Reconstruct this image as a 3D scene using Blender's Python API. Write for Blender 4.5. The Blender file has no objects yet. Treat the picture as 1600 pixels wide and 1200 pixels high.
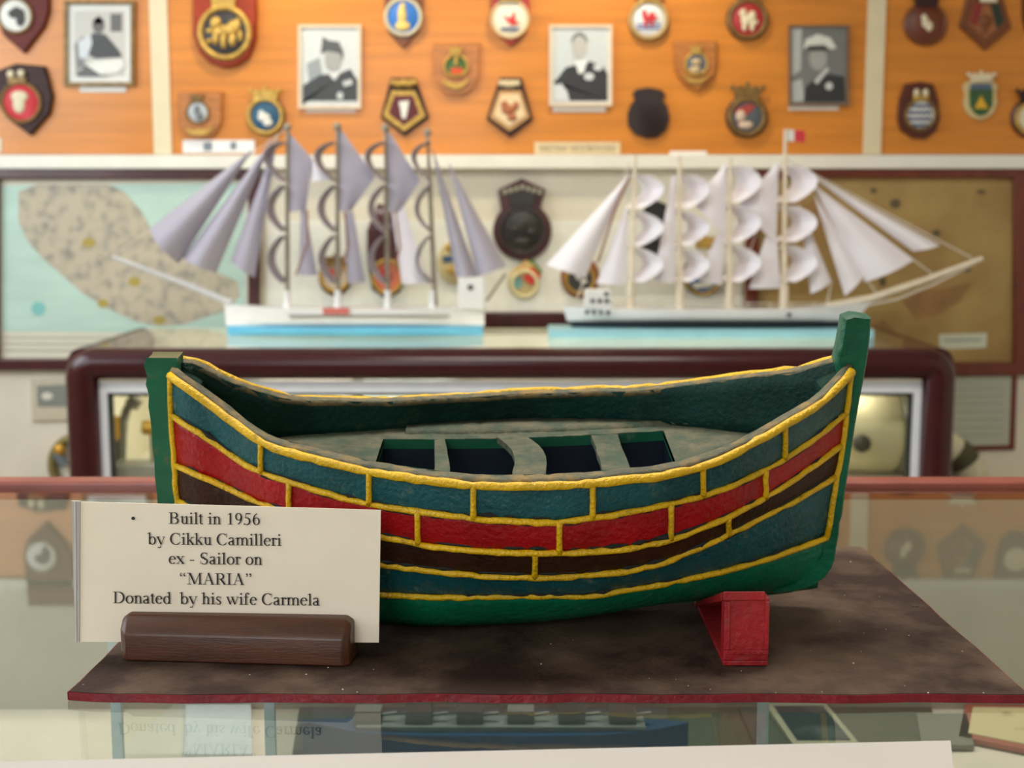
import bpy, bmesh, math, random
from mathutils import Vector, Matrix
random.seed(7)
C = bpy.context.scene.collection
SC = bpy.context.scene

# ------------------------------------------------------------------ camera
FPX, HOR = 2100.0, 280.0            # focal length in pixels of a 1600 px wide frame, horizon offset
PITCH = math.atan(HOR / FPX)
HC = 0.277                          # camera height above the glass counter (z = 0)
CP, SP = math.cos(PITCH), math.sin(PITCH)
cam_d = bpy.data.cameras.new('camera')
cam_d.sensor_width = 36.0
cam_d.lens = 36.0 * FPX / 1600.0
cam_d.clip_start = 0.02
cam_d.dof.use_dof = True
cam_d.dof.focus_distance = 0.80
cam_d.dof.aperture_fstop = 11.0
cam = bpy.data.objects.new('camera', cam_d)
C.objects.link(cam)
cam.location = (0, 0, HC)
cam.rotation_euler = (math.pi / 2 - PITCH, 0, 0)
SC.camera = cam

# ------------------------------------------------------------------ view, world, lights
vs = SC.view_settings
SC.display_settings.display_device = 'sRGB'
vs.view_transform = 'Standard'
vs.look = 'None'
vs.gamma = 1.0
vs.use_curve_mapping = False
vs.exposure = 0.1
SC.cycles.use_denoising = True
w = bpy.data.worlds.new('sky')
SC.world = w
w.use_nodes = True
w.node_tree.nodes['Background'].inputs[0].default_value = (0.75, 0.86, 1.0, 1)
w.node_tree.nodes['Background'].inputs[1].default_value = 1.0


def area(name, loc, target, sx, sy, watt, col):
    d = bpy.data.lights.new(name, 'AREA')
    d.shape = 'RECTANGLE'
    d.size, d.size_y = sx, sy
    d.energy = watt
    d.color = col
    o = bpy.data.objects.new(name, d)
    C.objects.link(o)
    o.location = loc
    o.rotation_euler = (Vector(target) - Vector(loc)).to_track_quat('-Z', 'Y').to_euler()
    return o


area('daylight_window_near', (-2.52, 0.45, 1.02), (0.2, 0.95, 0.0), 1.3, 1.25, 27, (0.88, 0.93, 1.0))
area('daylight_window_far', (-2.52, 2.75, 1.02), (0.6, 4.0, 0.2), 1.5, 1.25, 38, (0.86, 0.92, 1.0))
area('daylight_window_front', (-0.9, -2.02, 1.0), (0.0, 2.5, 0.1), 1.6, 1.2, 25, (0.92, 0.95, 1.0))
area('ceiling_light_room', (0.1, 1.35, 1.86), (0.1, 1.35, 0), 1.4, 0.5, 44, (1.0, 0.95, 0.86))


def spot(name, loc, target, watt, col, size=1.6):
    d = bpy.data.lights.new(name, 'SPOT')
    d.energy = watt
    d.color = col
    d.spot_size = size
    d.spot_blend = 0.8
    d.shadow_soft_size = 0.06
    o = bpy.data.objects.new(name, d)
    C.objects.link(o)
    o.location = loc
    o.rotation_euler = (Vector(target) - Vector(loc)).to_track_quat('-Z', 'Y').to_euler()
    return o


spot('picture_light_west', (-0.62, 3.75, 1.42), (-0.62, 4.27, 0.62), 26, (1.0, 0.87, 0.60))
spot('picture_light_east', (0.28, 3.75, 1.42), (0.28, 4.27, 0.62), 26, (1.0, 0.87, 0.60))


# ------------------------------------------------------------------ measuring helpers
def ray(px, py):
    u = (600 - py) / FPX
    dy, dz = CP + u * SP, -SP + u * CP
    return Vector(((px - 800) / FPX / dy, 1.0, dz / dy))


def P(px, py, Y):
    d = ray(px, py)
    return Vector((d.x * Y, Y, HC + d.z * Y))


def PZ(px, py, Z):
    d = ray(px, py)
    Y = (Z - HC) / d.z
    return Vector((d.x * Y, Y, Z))


# ------------------------------------------------------------------ materials
def lin(c):
    r = []
    for v in c[:3]:
        v = v / 255.0
        r.append(v / 12.92 if v <= 0.04045 else ((v + 0.055) / 1.055) ** 2.4)
    return (r[0], r[1], r[2], 1.0)


MATS = {}


def mat(name, col, rough=0.5, var=0.12, scale=40.0, bump=0.0, bscale=None, metal=0.0, spec=0.5, coat=0.0,
        dust=None, dust_amt=0.0, dust_scale=60.0, up=0.0, stretch=None, col2=None, thr=(0.42, 0.62), trans=0.0):
    """Procedural paint/wood/cloth: base colour varied by noise, optional dust layer and bump."""
    if name in MATS:
        return MATS[name]
    m = bpy.data.materials.new(name)
    m.use_nodes = True
    nt = m.node_tree
    N, L = nt.nodes, nt.links
    b = N['Principled BSDF']
    tc = N.new('ShaderNodeTexCoord')
    mp = N.new('ShaderNodeMapping')
    L.new(tc.outputs['Object'], mp.inputs[0])
    if stretch:
        mp.inputs['Scale'].default_value = stretch
    n = N.new('ShaderNodeTexNoise')
    n.inputs['Scale'].default_value = scale
    n.inputs['Detail'].default_value = 5
    L.new(mp.outputs[0], n.inputs['Vector'])
    cr = N.new('ShaderNodeValToRGB')
    a = lin(col)
    if col2 is None:
        lo = tuple(x * (1 - var) for x in a[:3]) + (1,)
        hi = tuple(min(1, x * (1 + var)) for x in a[:3]) + (1,)
    else:
        lo, hi = a, lin(col2)
    cr.color_ramp.elements[0].position = 0.32 if col2 is None else thr[0]
    cr.color_ramp.elements[1].position = 0.68 if col2 is None else thr[1]
    cr.color_ramp.elements[0].color = lo
    cr.color_ramp.elements[1].color = hi
    L.new(n.outputs['Fac'], cr.inputs[0])
    out = cr.outputs[0]
    b.inputs['Roughness'].default_value = rough
    if dust:
        n2 = N.new('ShaderNodeTexNoise')
        n2.inputs['Scale'].default_value = dust_scale
        n2.inputs['Detail'].default_value = 8
        n2.inputs['Roughness'].default_value = 0.65
        L.new(mp.outputs[0], n2.inputs['Vector'])
        mr = N.new('ShaderNodeMapRange')
        mr.inputs[1].default_value = 0.62 - 0.45 * dust_amt
        mr.inputs[2].default_value = 0.80 - 0.30 * dust_amt
        L.new(n2.outputs['Fac'], mr.inputs[0])
        fac = mr.outputs[0]
        if up:
            ge = N.new('ShaderNodeNewGeometry')
            sx = N.new('ShaderNodeSeparateXYZ')
            L.new(ge.outputs['Normal'], sx.inputs[0])
            m2 = N.new('ShaderNodeMapRange')
            m2.inputs[1].default_value = 0.25
            m2.inputs[2].default_value = 0.85
            m2.inputs[4].default_value = up
            L.new(sx.outputs[2], m2.inputs[0])
            ad = N.new('ShaderNodeMath')
            ad.operation = 'MULTIPLY_ADD'
            ad.use_clamp = True
            L.new(m2.outputs[0], ad.inputs[0])
            ad.inputs[1].default_value = 1.0
            L.new(fac, ad.inputs[2])
            fac = ad.outputs[0]
        mx = N.new('ShaderNodeMix')
        mx.data_type = 'RGBA'
        L.new(fac, mx.inputs['Factor'])
        L.new(out, mx.inputs['A'])
        mx.inputs['B'].default_value = lin(dust)
        out = mx.outputs['Result']
        m3 = N.new('ShaderNodeMapRange')
        m3.inputs[3].default_value = rough
        m3.inputs[4].default_value = 0.9
        L.new(fac, m3.inputs[0])
        L.new(m3.outputs[0], b.inputs['Roughness'])
    L.new(out, b.inputs['Base Color'])
    b.inputs['Metallic'].default_value = metal
    b.inputs['Specular IOR Level'].default_value = spec
    b.inputs['Coat Weight'].default_value = coat
    b.inputs['Coat Roughness'].default_value = 0.12
    if trans:
        b.inputs['Transmission Weight'].default_value = 0.0
    if bump:
        n3 = N.new('ShaderNodeTexNoise')
        n3.inputs['Scale'].default_value = bscale or scale * 3
        n3.inputs['Detail'].default_value = 4
        L.new(mp.outputs[0], n3.inputs['Vector'])
        bp = N.new('ShaderNodeBump')
        bp.inputs['Strength'].default_value = min(1.0, bump)
        bp.inputs['Distance'].default_value = 0.002
        L.new(n3.outputs['Fac'], bp.inputs['Height'])
        L.new(bp.outputs[0], b.inputs['Normal'])
    MATS[name] = m
    return m


def flat(col, rough=0.55, metal=0.0):
    return mat('paint_%d_%d_%d_%d_%d' % (col[0], col[1], col[2], int(rough * 100), int(metal * 100)), col, rough, 0.06, 120.0, metal=metal)


def glass_mat(name, tint=(235, 245, 240), ior=1.5, clear=1.0):
    """Thin pane: clear transmission with Fresnel mirror reflection on its faces."""
    if name in MATS:
        return MATS[name]
    m = bpy.data.materials.new(name)
    m.use_nodes = True
    nt = m.node_tree
    N, L = nt.nodes, nt.links
    N.remove(N['Principled BSDF'])
    fr = N.new('ShaderNodeFresnel')
    fr.inputs['IOR'].default_value = ior
    tr = N.new('ShaderNodeBsdfTransparent')
    tr.inputs[0].default_value = lin(tint)
    gl = N.new('ShaderNodeBsdfGlossy')
    gl.inputs['Roughness'].default_value = 0.02
    gl.inputs['Color'].default_value = (1, 1, 1, 1)
    n = N.new('ShaderNodeTexNoise')
    n.inputs['Scale'].default_value = 3.0
    mr = N.new('ShaderNodeMapRange')
    mr.inputs[3].default_value = 0.012
    mr.inputs[4].default_value = 0.035
    L.new(n.outputs['Fac'], mr.inputs[0])
    L.new(mr.outputs[0], gl.inputs['Roughness'])
    ge = N.new('ShaderNodeNewGeometry')
    nb = N.new('ShaderNodeMath')
    nb.operation = 'SUBTRACT'
    nb.inputs[0].default_value = 1.0
    L.new(ge.outputs['Backfacing'], nb.inputs[1])
    mu = N.new('ShaderNodeMath')
    mu.operation = 'MULTIPLY'
    L.new(fr.outputs[0], mu.inputs[0])
    L.new(nb.outputs[0], mu.inputs[1])
    mx = N.new('ShaderNodeMixShader')
    L.new(mu.outputs[0], mx.inputs[0])
    L.new(tr.outputs[0], mx.inputs[1])
    L.new(gl.outputs[0], mx.inputs[2])
    L.new(mx.outputs[0], N['Material Output'].inputs[0])
    MATS[name] = m
    return m


# ------------------------------------------------------------------ mesh builder
class MB:
    def __init__(s):
        s.v, s.f = [], []

    def add(s, vs_, fs_):
        o = len(s.v)
        s.v += [Vector(p) for p in vs_]
        s.f += [tuple(i + o for i in f) for f in fs_]
        return s

    def box(s, x0, x1, y0, y1, z0, z1):
        return s.add([(x0, y0, z0), (x1, y0, z0), (x1, y1, z0), (x0, y1, z0), (x0, y0, z1), (x1, y0, z1), (x1, y1, z1), (x0, y1, z1)],
                     [(0, 3, 2, 1), (4, 5, 6, 7), (0, 1, 5, 4), (1, 2, 6, 5), (2, 3, 7, 6), (3, 0, 4, 7)])

    def hexa(s, p):
        """eight corners: bottom ring then top ring"""
        return s.add(p, [(0, 3, 2, 1), (4, 5, 6, 7), (0, 1, 5, 4), (1, 2, 6, 5), (2, 3, 7, 6), (3, 0, 4, 7)])

    def prism(s, poly, y0, y1, bev=0.0):
        """poly of (x, z); front face at y0 (towards the viewer), back at y1; bev chamfers the front edge"""
        n = len(poly)
        cx = sum(p[0] for p in poly) / n
        cz = sum(p[1] for p in poly) / n
        R = max(math.hypot(p[0] - cx, p[1] - cz) for p in poly)
        k = 1 - bev / R if R else 1
        rings = [[(x, y1, z) for x, z in poly]]
        if bev:
            rings.append([(x, y0 + bev * 0.8, z) for x, z in poly])
            rings.append([(cx + (x - cx) * k, y0, cz + (z - cz) * k) for x, z in poly])
        else:
            rings.append([(x, y0, z) for x, z in poly])
        vv, ff = [], []
        for r in rings:
            vv += r
        for q in range(len(rings) - 1):
            for i in range(n):
                j = (i + 1) % n
                ff.append((q * n + i, q * n + j, q * n + n + j, q * n + n + i))
        ff.append(tuple(range(n - 1, -1, -1)))
        ff.append(tuple((len(rings) - 1) * n + i for i in range(n)))
        return s.add(vv, ff)

    def tube(s, pts, r, n=8, closed=False, squash=None):
        pts = [Vector(p) for p in pts]
        m = len(pts)
        rs = r if isinstance(r, (list, tuple)) else [r] * m
        up = Vector((0, 0, 1))
        vv, ff = [], []
        prev = None
        for i, p in enumerate(pts):
            if closed:
                t = pts[(i + 1) % m] - pts[i - 1]
            else:
                t = pts[min(i + 1, m - 1)] - pts[max(i - 1, 0)]
            if t.length < 1e-9:
                t = Vector((1, 0, 0))
            t.normalize()
            if prev is None:
                a = up if abs(t.dot(up)) < 0.9 else Vector((0, 1, 0))
                u = (a - t * a.dot(t)).normalized()
            else:
                u = (prev - t * prev.dot(t))
                u = u.normalized() if u.length > 1e-6 else prev
            prev = u
            wv = t.cross(u)
            for k in range(n):
                an = 2 * math.pi * k / n
                vv.append(p + u * (math.cos(an) * rs[i]) + wv * (math.sin(an) * rs[i]))
        for i in range(m if closed else m - 1):
            j = (i + 1) % m
            for k in range(n):
                l = (k + 1) % n
                ff.append((i * n + k, i * n + l, j * n + l, j * n + k))
        if not closed:
            ff.append(tuple(range(n - 1, -1, -1)))
            ff.append(tuple((m - 1) * n + k for k in range(n)))
        return s.add(vv, ff)

    def grid(s, rows):
        n = len(rows[0])
        vv = [p for r in rows for p in r]
        ff = [(i * n + j, i * n + j + 1, (i + 1) * n + j + 1, (i + 1) * n + j) for i in range(len(rows) - 1) for j in range(n - 1)]
        return s.add(vv, ff)

    def sheet(s, rows, off):
        """closed slab between a grid of points and the same grid moved by off (vector or function of point)"""
        n, m = len(rows[0]), len(rows)
        f = off if callable(off) else (lambda p: Vector(off))
        a = [Vector(p) for r in rows for p in r]
        b = [p + f(p) for p in a]
        N = len(a)
        ff = []
        for i in range(m - 1):
            for j in range(n - 1):
                q = (i * n + j, i * n + j + 1, (i + 1) * n + j + 1, (i + 1) * n + j)
                ff.append(q)
                ff.append(tuple(N + k for k in reversed(q)))
        edge = [j for j in range(n)] + [i * n + n - 1 for i in range(1, m)] + [(m - 1) * n + j for j in range(n - 2, -1, -1)] + [i * n for i in range(m - 2, 0, -1)]
        for k in range(len(edge)):
            e0, e1 = edge[k], edge[(k + 1) % len(edge)]
            ff.append((e1, e0, N + e0, N + e1))
        return s.add(a + b, ff)

    def lathe(s, prof, c, axis='y', n=32):
        """prof: (radius, height along axis)"""
        vv, ff = [], []
        c = Vector(c)
        for r, h in prof:
            for k in range(n):
                an = 2 * math.pi * k / n
                x, y = r * math.cos(an), r * math.sin(an)
                vv.append(c + (Vector((x, h, y)) if axis == 'y' else Vector((x, y, h)) if axis == 'z' else Vector((h, x, y))))
        for i in range(len(prof) - 1):
            for k in range(n):
                l = (k + 1) % n
                ff.append((i * n + k, i * n + l, i * n + n + l, i * n + n + k))
        ff.append(tuple(range(n)))
        ff.append(tuple((len(prof) - 1) * n + k for k in range(n)))
        return s.add(vv, ff)

    def ball(s, c, rx, ry, rz, n=12, m=8):
        vv, ff = [], []
        for i in range(m + 1):
            t = math.pi * i / m
            for k in range(n):
                a = 2 * math.pi * k / n
                vv.append((c[0] + rx * math.sin(t) * math.cos(a), c[1] + ry * math.sin(t) * math.sin(a), c[2] + rz * math.cos(t)))
        for i in range(m):
            for k in range(n):
                l = (k + 1) % n
                ff.append((i * n + k, i * n + l, i * n + n + l, i * n + n + k))
        return s.add(vv, ff)

    def build(s, name, m, parent=None, smooth=False, local=False, bevel=0.0, solid=0.0):
        me = bpy.data.meshes.new(name)
        off = Vector((0, 0, 0))
        if parent and not local:
            off = PLOC.get(parent.name, Vector((0, 0, 0)))
        me.from_pydata([tuple(p - off) for p in s.v], [], s.f)
        bm = bmesh.new()
        bm.from_mesh(me)
        bmesh.ops.remove_doubles(bm, verts=bm.verts, dist=1e-6)
        bmesh.ops.recalc_face_normals(bm, faces=bm.faces)
        bm.to_mesh(me)
        bm.free()
        if smooth:
            for p in me.polygons:
                p.use_smooth = True
            if smooth != 'all':
                me.set_sharp_from_angle(angle=math.radians(40))
        me.materials.append(m)
        o = bpy.data.objects.new(name, me)
        C.objects.link(o)
        if parent:
            o.parent = parent
            if not local:
                pass
        if bevel:
            md = o.modifiers.new('bevel', 'BEVEL')
            md.width = bevel
            md.segments = 3
            md.limit_method = 'ANGLE'
        return o


PLOC = {}


def tag(o, label, cat, group=None):
    o['label'] = label
    o['category'] = cat
    if group:
        o['group'] = group
    return o


def thing(name, label, cat, loc, group=None, rot=None):
    o = bpy.data.objects.new(name, None)
    o.empty_display_size = 0.02
    C.objects.link(o)
    o.location = loc
    if rot:
        o.rotation_euler = rot
    PLOC[o.name] = Vector(loc)
    for ch in ():
        pass
    return tag(o, label, cat, group)


def struct(o):
    o['kind'] = 'structure'
    return o


def interp(pts, x):
    """smooth (monotone cubic) interpolation of (x, y) samples"""
    n = len(pts)
    if x <= pts[0][0]:
        a, b = pts[0], pts[1]
        return a[1] + (x - a[0]) * (b[1] - a[1]) / (b[0] - a[0])
    if x >= pts[-1][0]:
        a, b = pts[-2], pts[-1]
        return b[1] + (x - b[0]) * (b[1] - a[1]) / (b[0] - a[0])
    for i in range(n - 1):
        if pts[i][0] <= x <= pts[i + 1][0]:
            break

    def sl(k):
        return (pts[k + 1][1] - pts[k][1]) / (pts[k + 1][0] - pts[k][0])

    def tan(k):
        if k == 0:
            return sl(0)
        if k == n - 1:
            return sl(n - 2)
        h0, h1 = pts[k][0] - pts[k - 1][0], pts[k + 1][0] - pts[k][0]
        return (sl(k - 1) * h1 + sl(k) * h0) / (h0 + h1)
    h = pts[i + 1][0] - pts[i][0]
    t = (x - pts[i][0]) / h
    m0, m1 = tan(i) * h, tan(i + 1) * h
    return ((2 * t ** 3 - 3 * t * t + 1) * pts[i][1] + (t ** 3 - 2 * t * t + t) * m0 + (-2 * t ** 3 + 3 * t * t) * pts[i + 1][1] + (t ** 3 - t * t) * m1)


def mitre(mb, x0, x1, z0, z1, wd, y0, y1):
    for q in ([(x0, z1), (x1, z1), (x1 - wd, z1 - wd), (x0 + wd, z1 - wd)], [(x1, z1), (x1, z0), (x1 - wd, z0 + wd), (x1 - wd, z1 - wd)],
              [(x1, z0), (x0, z0), (x0 + wd, z0 + wd), (x1 - wd, z0 + wd)], [(x0, z0), (x0, z1), (x0 + wd, z1 - wd), (x0 + wd, z0 + wd)]):
        mb.prism(q, y0, y1)
    return mb


def lathe_arc(cx, cz, rx, rz, a0, a1, n):
    return [(cx + rx * math.cos(math.radians(a0 + (a1 - a0) * k / n)), cz + rz * math.sin(math.radians(a0 + (a1 - a0) * k / n))) for k in range(n + 1)]


# ------------------------------------------------------------------ the room
YB = 4.279
DW = 4.285                 # back wall face
YP = 4.27                  # face of the veneer panels
FLOOR, CEIL = -0.95, 1.9
XL, XR, YF = -2.6, 2.7, -2.1
m_wall = mat('cream_wall_paint', (222, 214, 196), 0.8, 0.05, 6, bump=0.25, bscale=60)
m_ceil = mat('white_ceiling_paint', (225, 222, 212), 0.85, 0.03, 5)
m_floor = mat('terrazzo_floor', (150, 135, 118), 0.4, 0.25, 25)
m_white_trim = mat('white_gloss_trim', (232, 228, 216), 0.35, 0.04, 8)
m_cream_trim = mat('cream_divider_paint', (222, 206, 172), 0.45, 0.05, 8)
m_veneer = mat('orange_wood_veneer', (206, 128, 46), 0.32, 0.12, 5.0, spec=0.4, coat=0.15, stretch=(0.5, 1, 9))

struct(MB().box(XL - .1, XR + .1, DW, DW + .1, FLOOR, CEIL).build('wall_back', m_wall))
struct(MB().box(XL - .1, XR + .1, YF - .1, DW + .1, FLOOR - .1, FLOOR).build('floor', m_floor))
struct(MB().box(XL - .1, XR + .1, YF - .1, DW + .1, CEIL, CEIL + .1).build('ceiling', m_ceil))
struct(MB().box(XR, XR + .1, YF, DW, FLOOR, CEIL).build('wall_right', m_wall))
# left wall with a window opening
wl = MB()
wl.box(XL - .1, XL, YF, -.25, FLOOR, CEIL).box(XL - .1, XL, 1.15, 1.95, FLOOR, CEIL).box(XL - .1, XL, 3.55, DW, FLOOR, CEIL)
for ya_, yb_ in ((-.25, 1.15), (1.95, 3.55)):
    wl.box(XL - .1, XL, ya_, yb_, FLOOR, .35).box(XL - .1, XL, ya_, yb_, 1.7, CEIL)
struct(wl.build('wall_left', m_wall))
wf = MB()
wf.box(XL, -1.75, YF - .1, YF, FLOOR, CEIL).box(-.05, XR, YF - .1, YF, FLOOR, CEIL)
wf.box(-1.75, -.05, YF - .1, YF, FLOOR, .35).box(-1.75, -.05, YF - .1, YF, 1.65, CEIL)
struct(wf.build('wall_front', m_wall))
m_pane = glass_mat('clear_window_glass')
for nm, ax, a0, a1, z0, z1 in (('window_1', 'x', -.25, 1.15, .35, 1.7), ('window_3', 'x', 1.95, 3.55, .35, 1.7), ('window_2', 'y', -1.75, -.05, .35, 1.65)):
    fr = MB()
    gl = MB()

    def bar(u0, u1, v0, v1, t0, t1, mb):
        if ax == 'x':
            mb.box(XL - t1, XL - t0, u0, u1, v0, v1)
        else:
            mb.box(u0, u1, YF - t1, YF - t0, v0, v1)
    for q in ((a0, a0 + .05, z0, z1), (a1 - .05, a1, z0, z1), (a0, a1, z0, z0 + .05), (a0, a1, z1 - .05, z1), ((a0 + a1) / 2 - .025, (a0 + a1) / 2 + .025, z0, z1)):
        bar(*q, .02, .07, fr)
    bar(a0 + .04, a1 - .04, z0 + .04, z1 - .04, .04, .05, gl)
    wo = struct(fr.build(nm, m_white_trim))
    gl.build('pane', m_pane, wo, local=True)


def wq(px, py, Y=YP):
    p = P(px, py, Y)
    return (p.x, p.z)


TRIM = [0]


def trim(mb, m, bevel=0.0):
    TRIM[0] += 1
    return struct(mb.build('trim_%d' % TRIM[0], m, bevel=bevel))


zb, zt = wq(800, 241)[1], wq(800, -14)[1]
x_a, x_b, x_c, x_d = wq(240, 200)[0], wq(268, 200)[0], wq(1349, 200)[0], wq(1377, 200)[0]
for x0, x1 in ((XL, x_a), (x_b, x_c), (x_d, XR)):
    trim(MB().box(x0, x1, YP, DW, zb, zt), m_veneer)
for x0, x1 in ((x_a, x_b), (x_c, x_d)):
    trim(MB().box(x0, x1, YP - .006, DW, zb, zt), m_cream_trim)
trim(MB().box(XL, XR, YP - .03, DW, wq(800, 264)[1], wq(800, 242.5)[1]), m_white_trim, .003)
trim(MB().box(XL, XR, YP - .02, DW, zt, zt + .03), m_white_trim, .003)

# ------------------------------------------------------------------ wall plaques
GOLD = (196, 160, 84)
m_gold = mat('worn_gold_paint', (192, 154, 74), 0.42, 0.25, 60, metal=0.35, bump=.3, bscale=200)
m_dkgold = mat('dull_brass_paint', (128, 98, 52), 0.45, 0.3, 60, metal=0.35, bump=.3, bscale=200)
m_mahog = mat('mahogany_plaque_wood', (98, 34, 26), 0.5, 0.2, 20, coat=.0, spec=.25, stretch=(1, 1, 5))
m_dkwood = mat('dark_plaque_wood', (58, 34, 32), 0.5, 0.2, 20, coat=.0, spec=.25, stretch=(1, 1, 5))
m_oak = mat('light_oak_plaque_wood', (176, 108, 46), 0.4, 0.2, 20, coat=.1, stretch=(1, 1, 5))
m_brown = mat('brown_plaque_wood', (112, 58, 26), 0.4, 0.2, 20, coat=.1, stretch=(1, 1, 5))
PXM = P(801, 100, YP).x - P(800, 100, YP).x


def ell(cx, cy, rx, ry=None, n=28, a0=0, a1=360):
    ry = ry or rx
    return [(cx + rx * math.cos(math.radians(a0 + (a1 - a0) * k / n)), cy - ry * math.sin(math.radians(a0 + (a1 - a0) * k / n))) for k in range(n)]


class Wall:
    """builds one wall-hung thing layer by layer out of outlines measured on the plane of the wall"""

    def __init__(s, name, label, cat, c, Y=YP, group=None):
        s.Y = Y
        p = P(c[0], c[1], Y)
        s.t = thing(name, label, cat, p, group)
        s.d = 0.0
        s.cur = None

    def layer(s, part, poly, m, th=.004, bev=0.0, at=None):
        base = s.d if at is None else at
        mb = MB()
        polys = poly if isinstance(poly[0], list) else [poly]
        for q in polys:
            mb.prism([wq(x, y, s.Y) for x, y in q], s.Y - base - th, s.Y - base + (.0004 if base > 0 or s.Y != YB else -.0004), bev)
        own = s.cur is not None and (part.endswith(('_emblem', '_field', '_shape', '_print', '_band', '_diamond')) or part == 'animal')
        o = mb.build(part, m, s.t, smooth=True)
        if own:
            o.parent = s.cur
        if part in ('disc', 'field', 'badge', 'print', 'paper'):
            s.cur = o
        if at is None:
            s.d = base + th
        return o

    def ring(s, part, cx, cy, r, wd, m, th=.006, ry=None):
        c = P(cx, cy, s.Y)
        k = (ry or r) / r
        pts = [(c.x + r * PXM * math.cos(a), s.Y - s.d, c.z + k * r * PXM * math.sin(a)) for a in [2 * math.pi * i / 36 for i in range(36)]]
        return MB().tube(pts, wd * PXM / 2, 8, closed=True).build(part, m, s.t, smooth='all')

    def blobs(s, part, lst, m, th=.006, n=12):
        mb = MB()
        for cx, cy, rx, ry in lst:
            c = P(cx, cy, s.Y)
            mb.ball((c.x, s.Y - s.d, c.z), rx * PXM, th, ry * PXM, n, 8)
        o = mb.build(part, m, s.t, smooth='all')
        if s.cur is not None and part.endswith('_emblem'):
            o.parent = s.cur
        return o

    def crown(s, cx, y0, y1, wd, m, part='crown'):
        """naval style crown: band, arched body of little sails, row of knobs"""
        h = y1 - y0
        mb = MB()
        for q in ([(cx - wd * .40, y1), (cx + wd * .40, y1), (cx + wd * .42, y1 - h * .28), (cx - wd * .42, y1 - h * .28)],
                  [(cx - wd * .42, y1 - h * .3), (cx + wd * .42, y1 - h * .3), (cx + wd * .5, y0 + h * .18), (cx + wd * .36, y0 + h * .24), (cx + wd * .25, y0 + h * .14), (cx + wd * .12, y0 + h * .22), (cx, y0 + h * .06), (cx - wd * .12, y0 + h * .22), (cx - wd * .25, y0 + h * .14), (cx - wd * .36, y0 + h * .24), (cx - wd * .5, y0 + h * .18)]):
            mb.prism([wq(x, y, s.Y) for x, y in q], s.Y - s.d - .006, s.Y - s.d + .0004, .0015)
        for kx, ky in ((-.5, .2), (-.25, .25), (0, .02), (.25, .25), (.5, .2)):
            c = P(cx + wd * kx, y0 + h * ky, s.Y)
            mb.ball((c.x, s.Y - s.d - .004, c.z), wd * .085 * PXM, .004, wd * .085 * PXM, 8, 6)
        return mb.build(part, m, s.t, smooth=True)


def shield(cx, y0, w_, h, flat_top=True, k=.55):
    """heater shield outline"""
    pts = [(cx - w_ / 2, y0)] + ([] if flat_top else [(cx, y0 - h * .06)]) + [(cx + w_ / 2, y0)]
    for t in range(1, 9):
        a = t / 8.0
        pts.append((cx + w_ / 2 * math.cos(a * math.pi / 2) ** .75 if a < 1 else cx, y0 + h * (k + (1 - k) * math.sin(a * math.pi / 2) ** 1.25)))
    left = [(2 * cx - x, y) for x, y in pts[-2:1:-1] if abs(x - cx) > .01 and y > y0]
    return pts + left


WHITE, CREAM = flat((226, 224, 216)), flat((222, 208, 176))
G_TOP = 'naval badge plaques on the veneer panels'

# 1 maroon pointed shield, white ring, dark animal
q = Wall('badge_plaque', 'maroon pointed shield plaque with dark animal on white disc', 'plaque', (38, 20), group=G_TOP)
q.layer('shield_board', [(-2, -62), (78, -62), (79, 18), (72, 42), (40, 84), (8, 56), (-2, 30)], m_mahog, .02, .006)
q.layer('disc', ell(28, 26, 25), WHITE, .004, .001)
q.ring('rim', 28, 26, 26, 5, m_dkgold)
q.layer('animal_emblem', [[(20, 18), (30, 12), (42, 18), (44, 34), (38, 44), (31, 40), (30, 30), (22, 30)], [(16, 22), (22, 18), (22, 30)]], flat((52, 44, 42)), .004, .001)
# 2 dark shield with red disc
q = Wall('badge_plaque', 'near-black shield plaque with red disc and two pale crown sails', 'plaque', (40, 155), group=G_TOP)
q.layer('shield_board', [(-3, 112), (28, 100), (72, 104), (78, 122), (85, 152), (80, 178), (50, 212), (20, 190), (-3, 160)], m_dkwood, .02, .006)
q.layer('disc', ell(37, 161, 29), flat((196, 34, 44)), .004, .001)
q.ring('rim', 37, 161, 30, 6, m_dkgold)
q.blobs('face_emblem', [(35, 152, 14, 9), (34, 164, 10, 14)], CREAM)
q.layer('crown', [[(16, 122), (46, 122), (44, 132), (18, 132)]], m_dkgold, .005, .001)
q.blobs('crown_sail', [(22, 117, 6, 6), (38, 116, 6, 6)], CREAM)
# 4 big gold lion
q = Wall('badge_plaque', 'large red wood plaque with gold lion roundel under a crown', 'plaque', (352, 45), group=G_TOP)
q.layer('shield_board', [(304, -40), (401, -40), (403, 20), (402, 62), (392, 88), (372, 103), (350, 107), (330, 100), (314, 84), (304, 56)], mat('red_plaque_wood', (150, 52, 24), .5, .2, 20, spec=.3), .024, .008)
q.layer('disc', ell(354, 53, 37), flat((44, 42, 46)), .004, .001)
q.ring('rim', 354, 53, 38, 9, m_gold)
q.blobs('lion_emblem', [(352, 50, 15, 9), (340, 38, 9, 10), (366, 46, 9, 12), (374, 40, 5, 10), (340, 60, 5, 12), (352, 66, 5, 12), (366, 64, 6, 10), (332, 50, 8, 4), (378, 58, 4, 9), (330, 66, 5, 4)], m_gold, .008)
q.crown(352, -16, 14, 44, m_gold)
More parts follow.
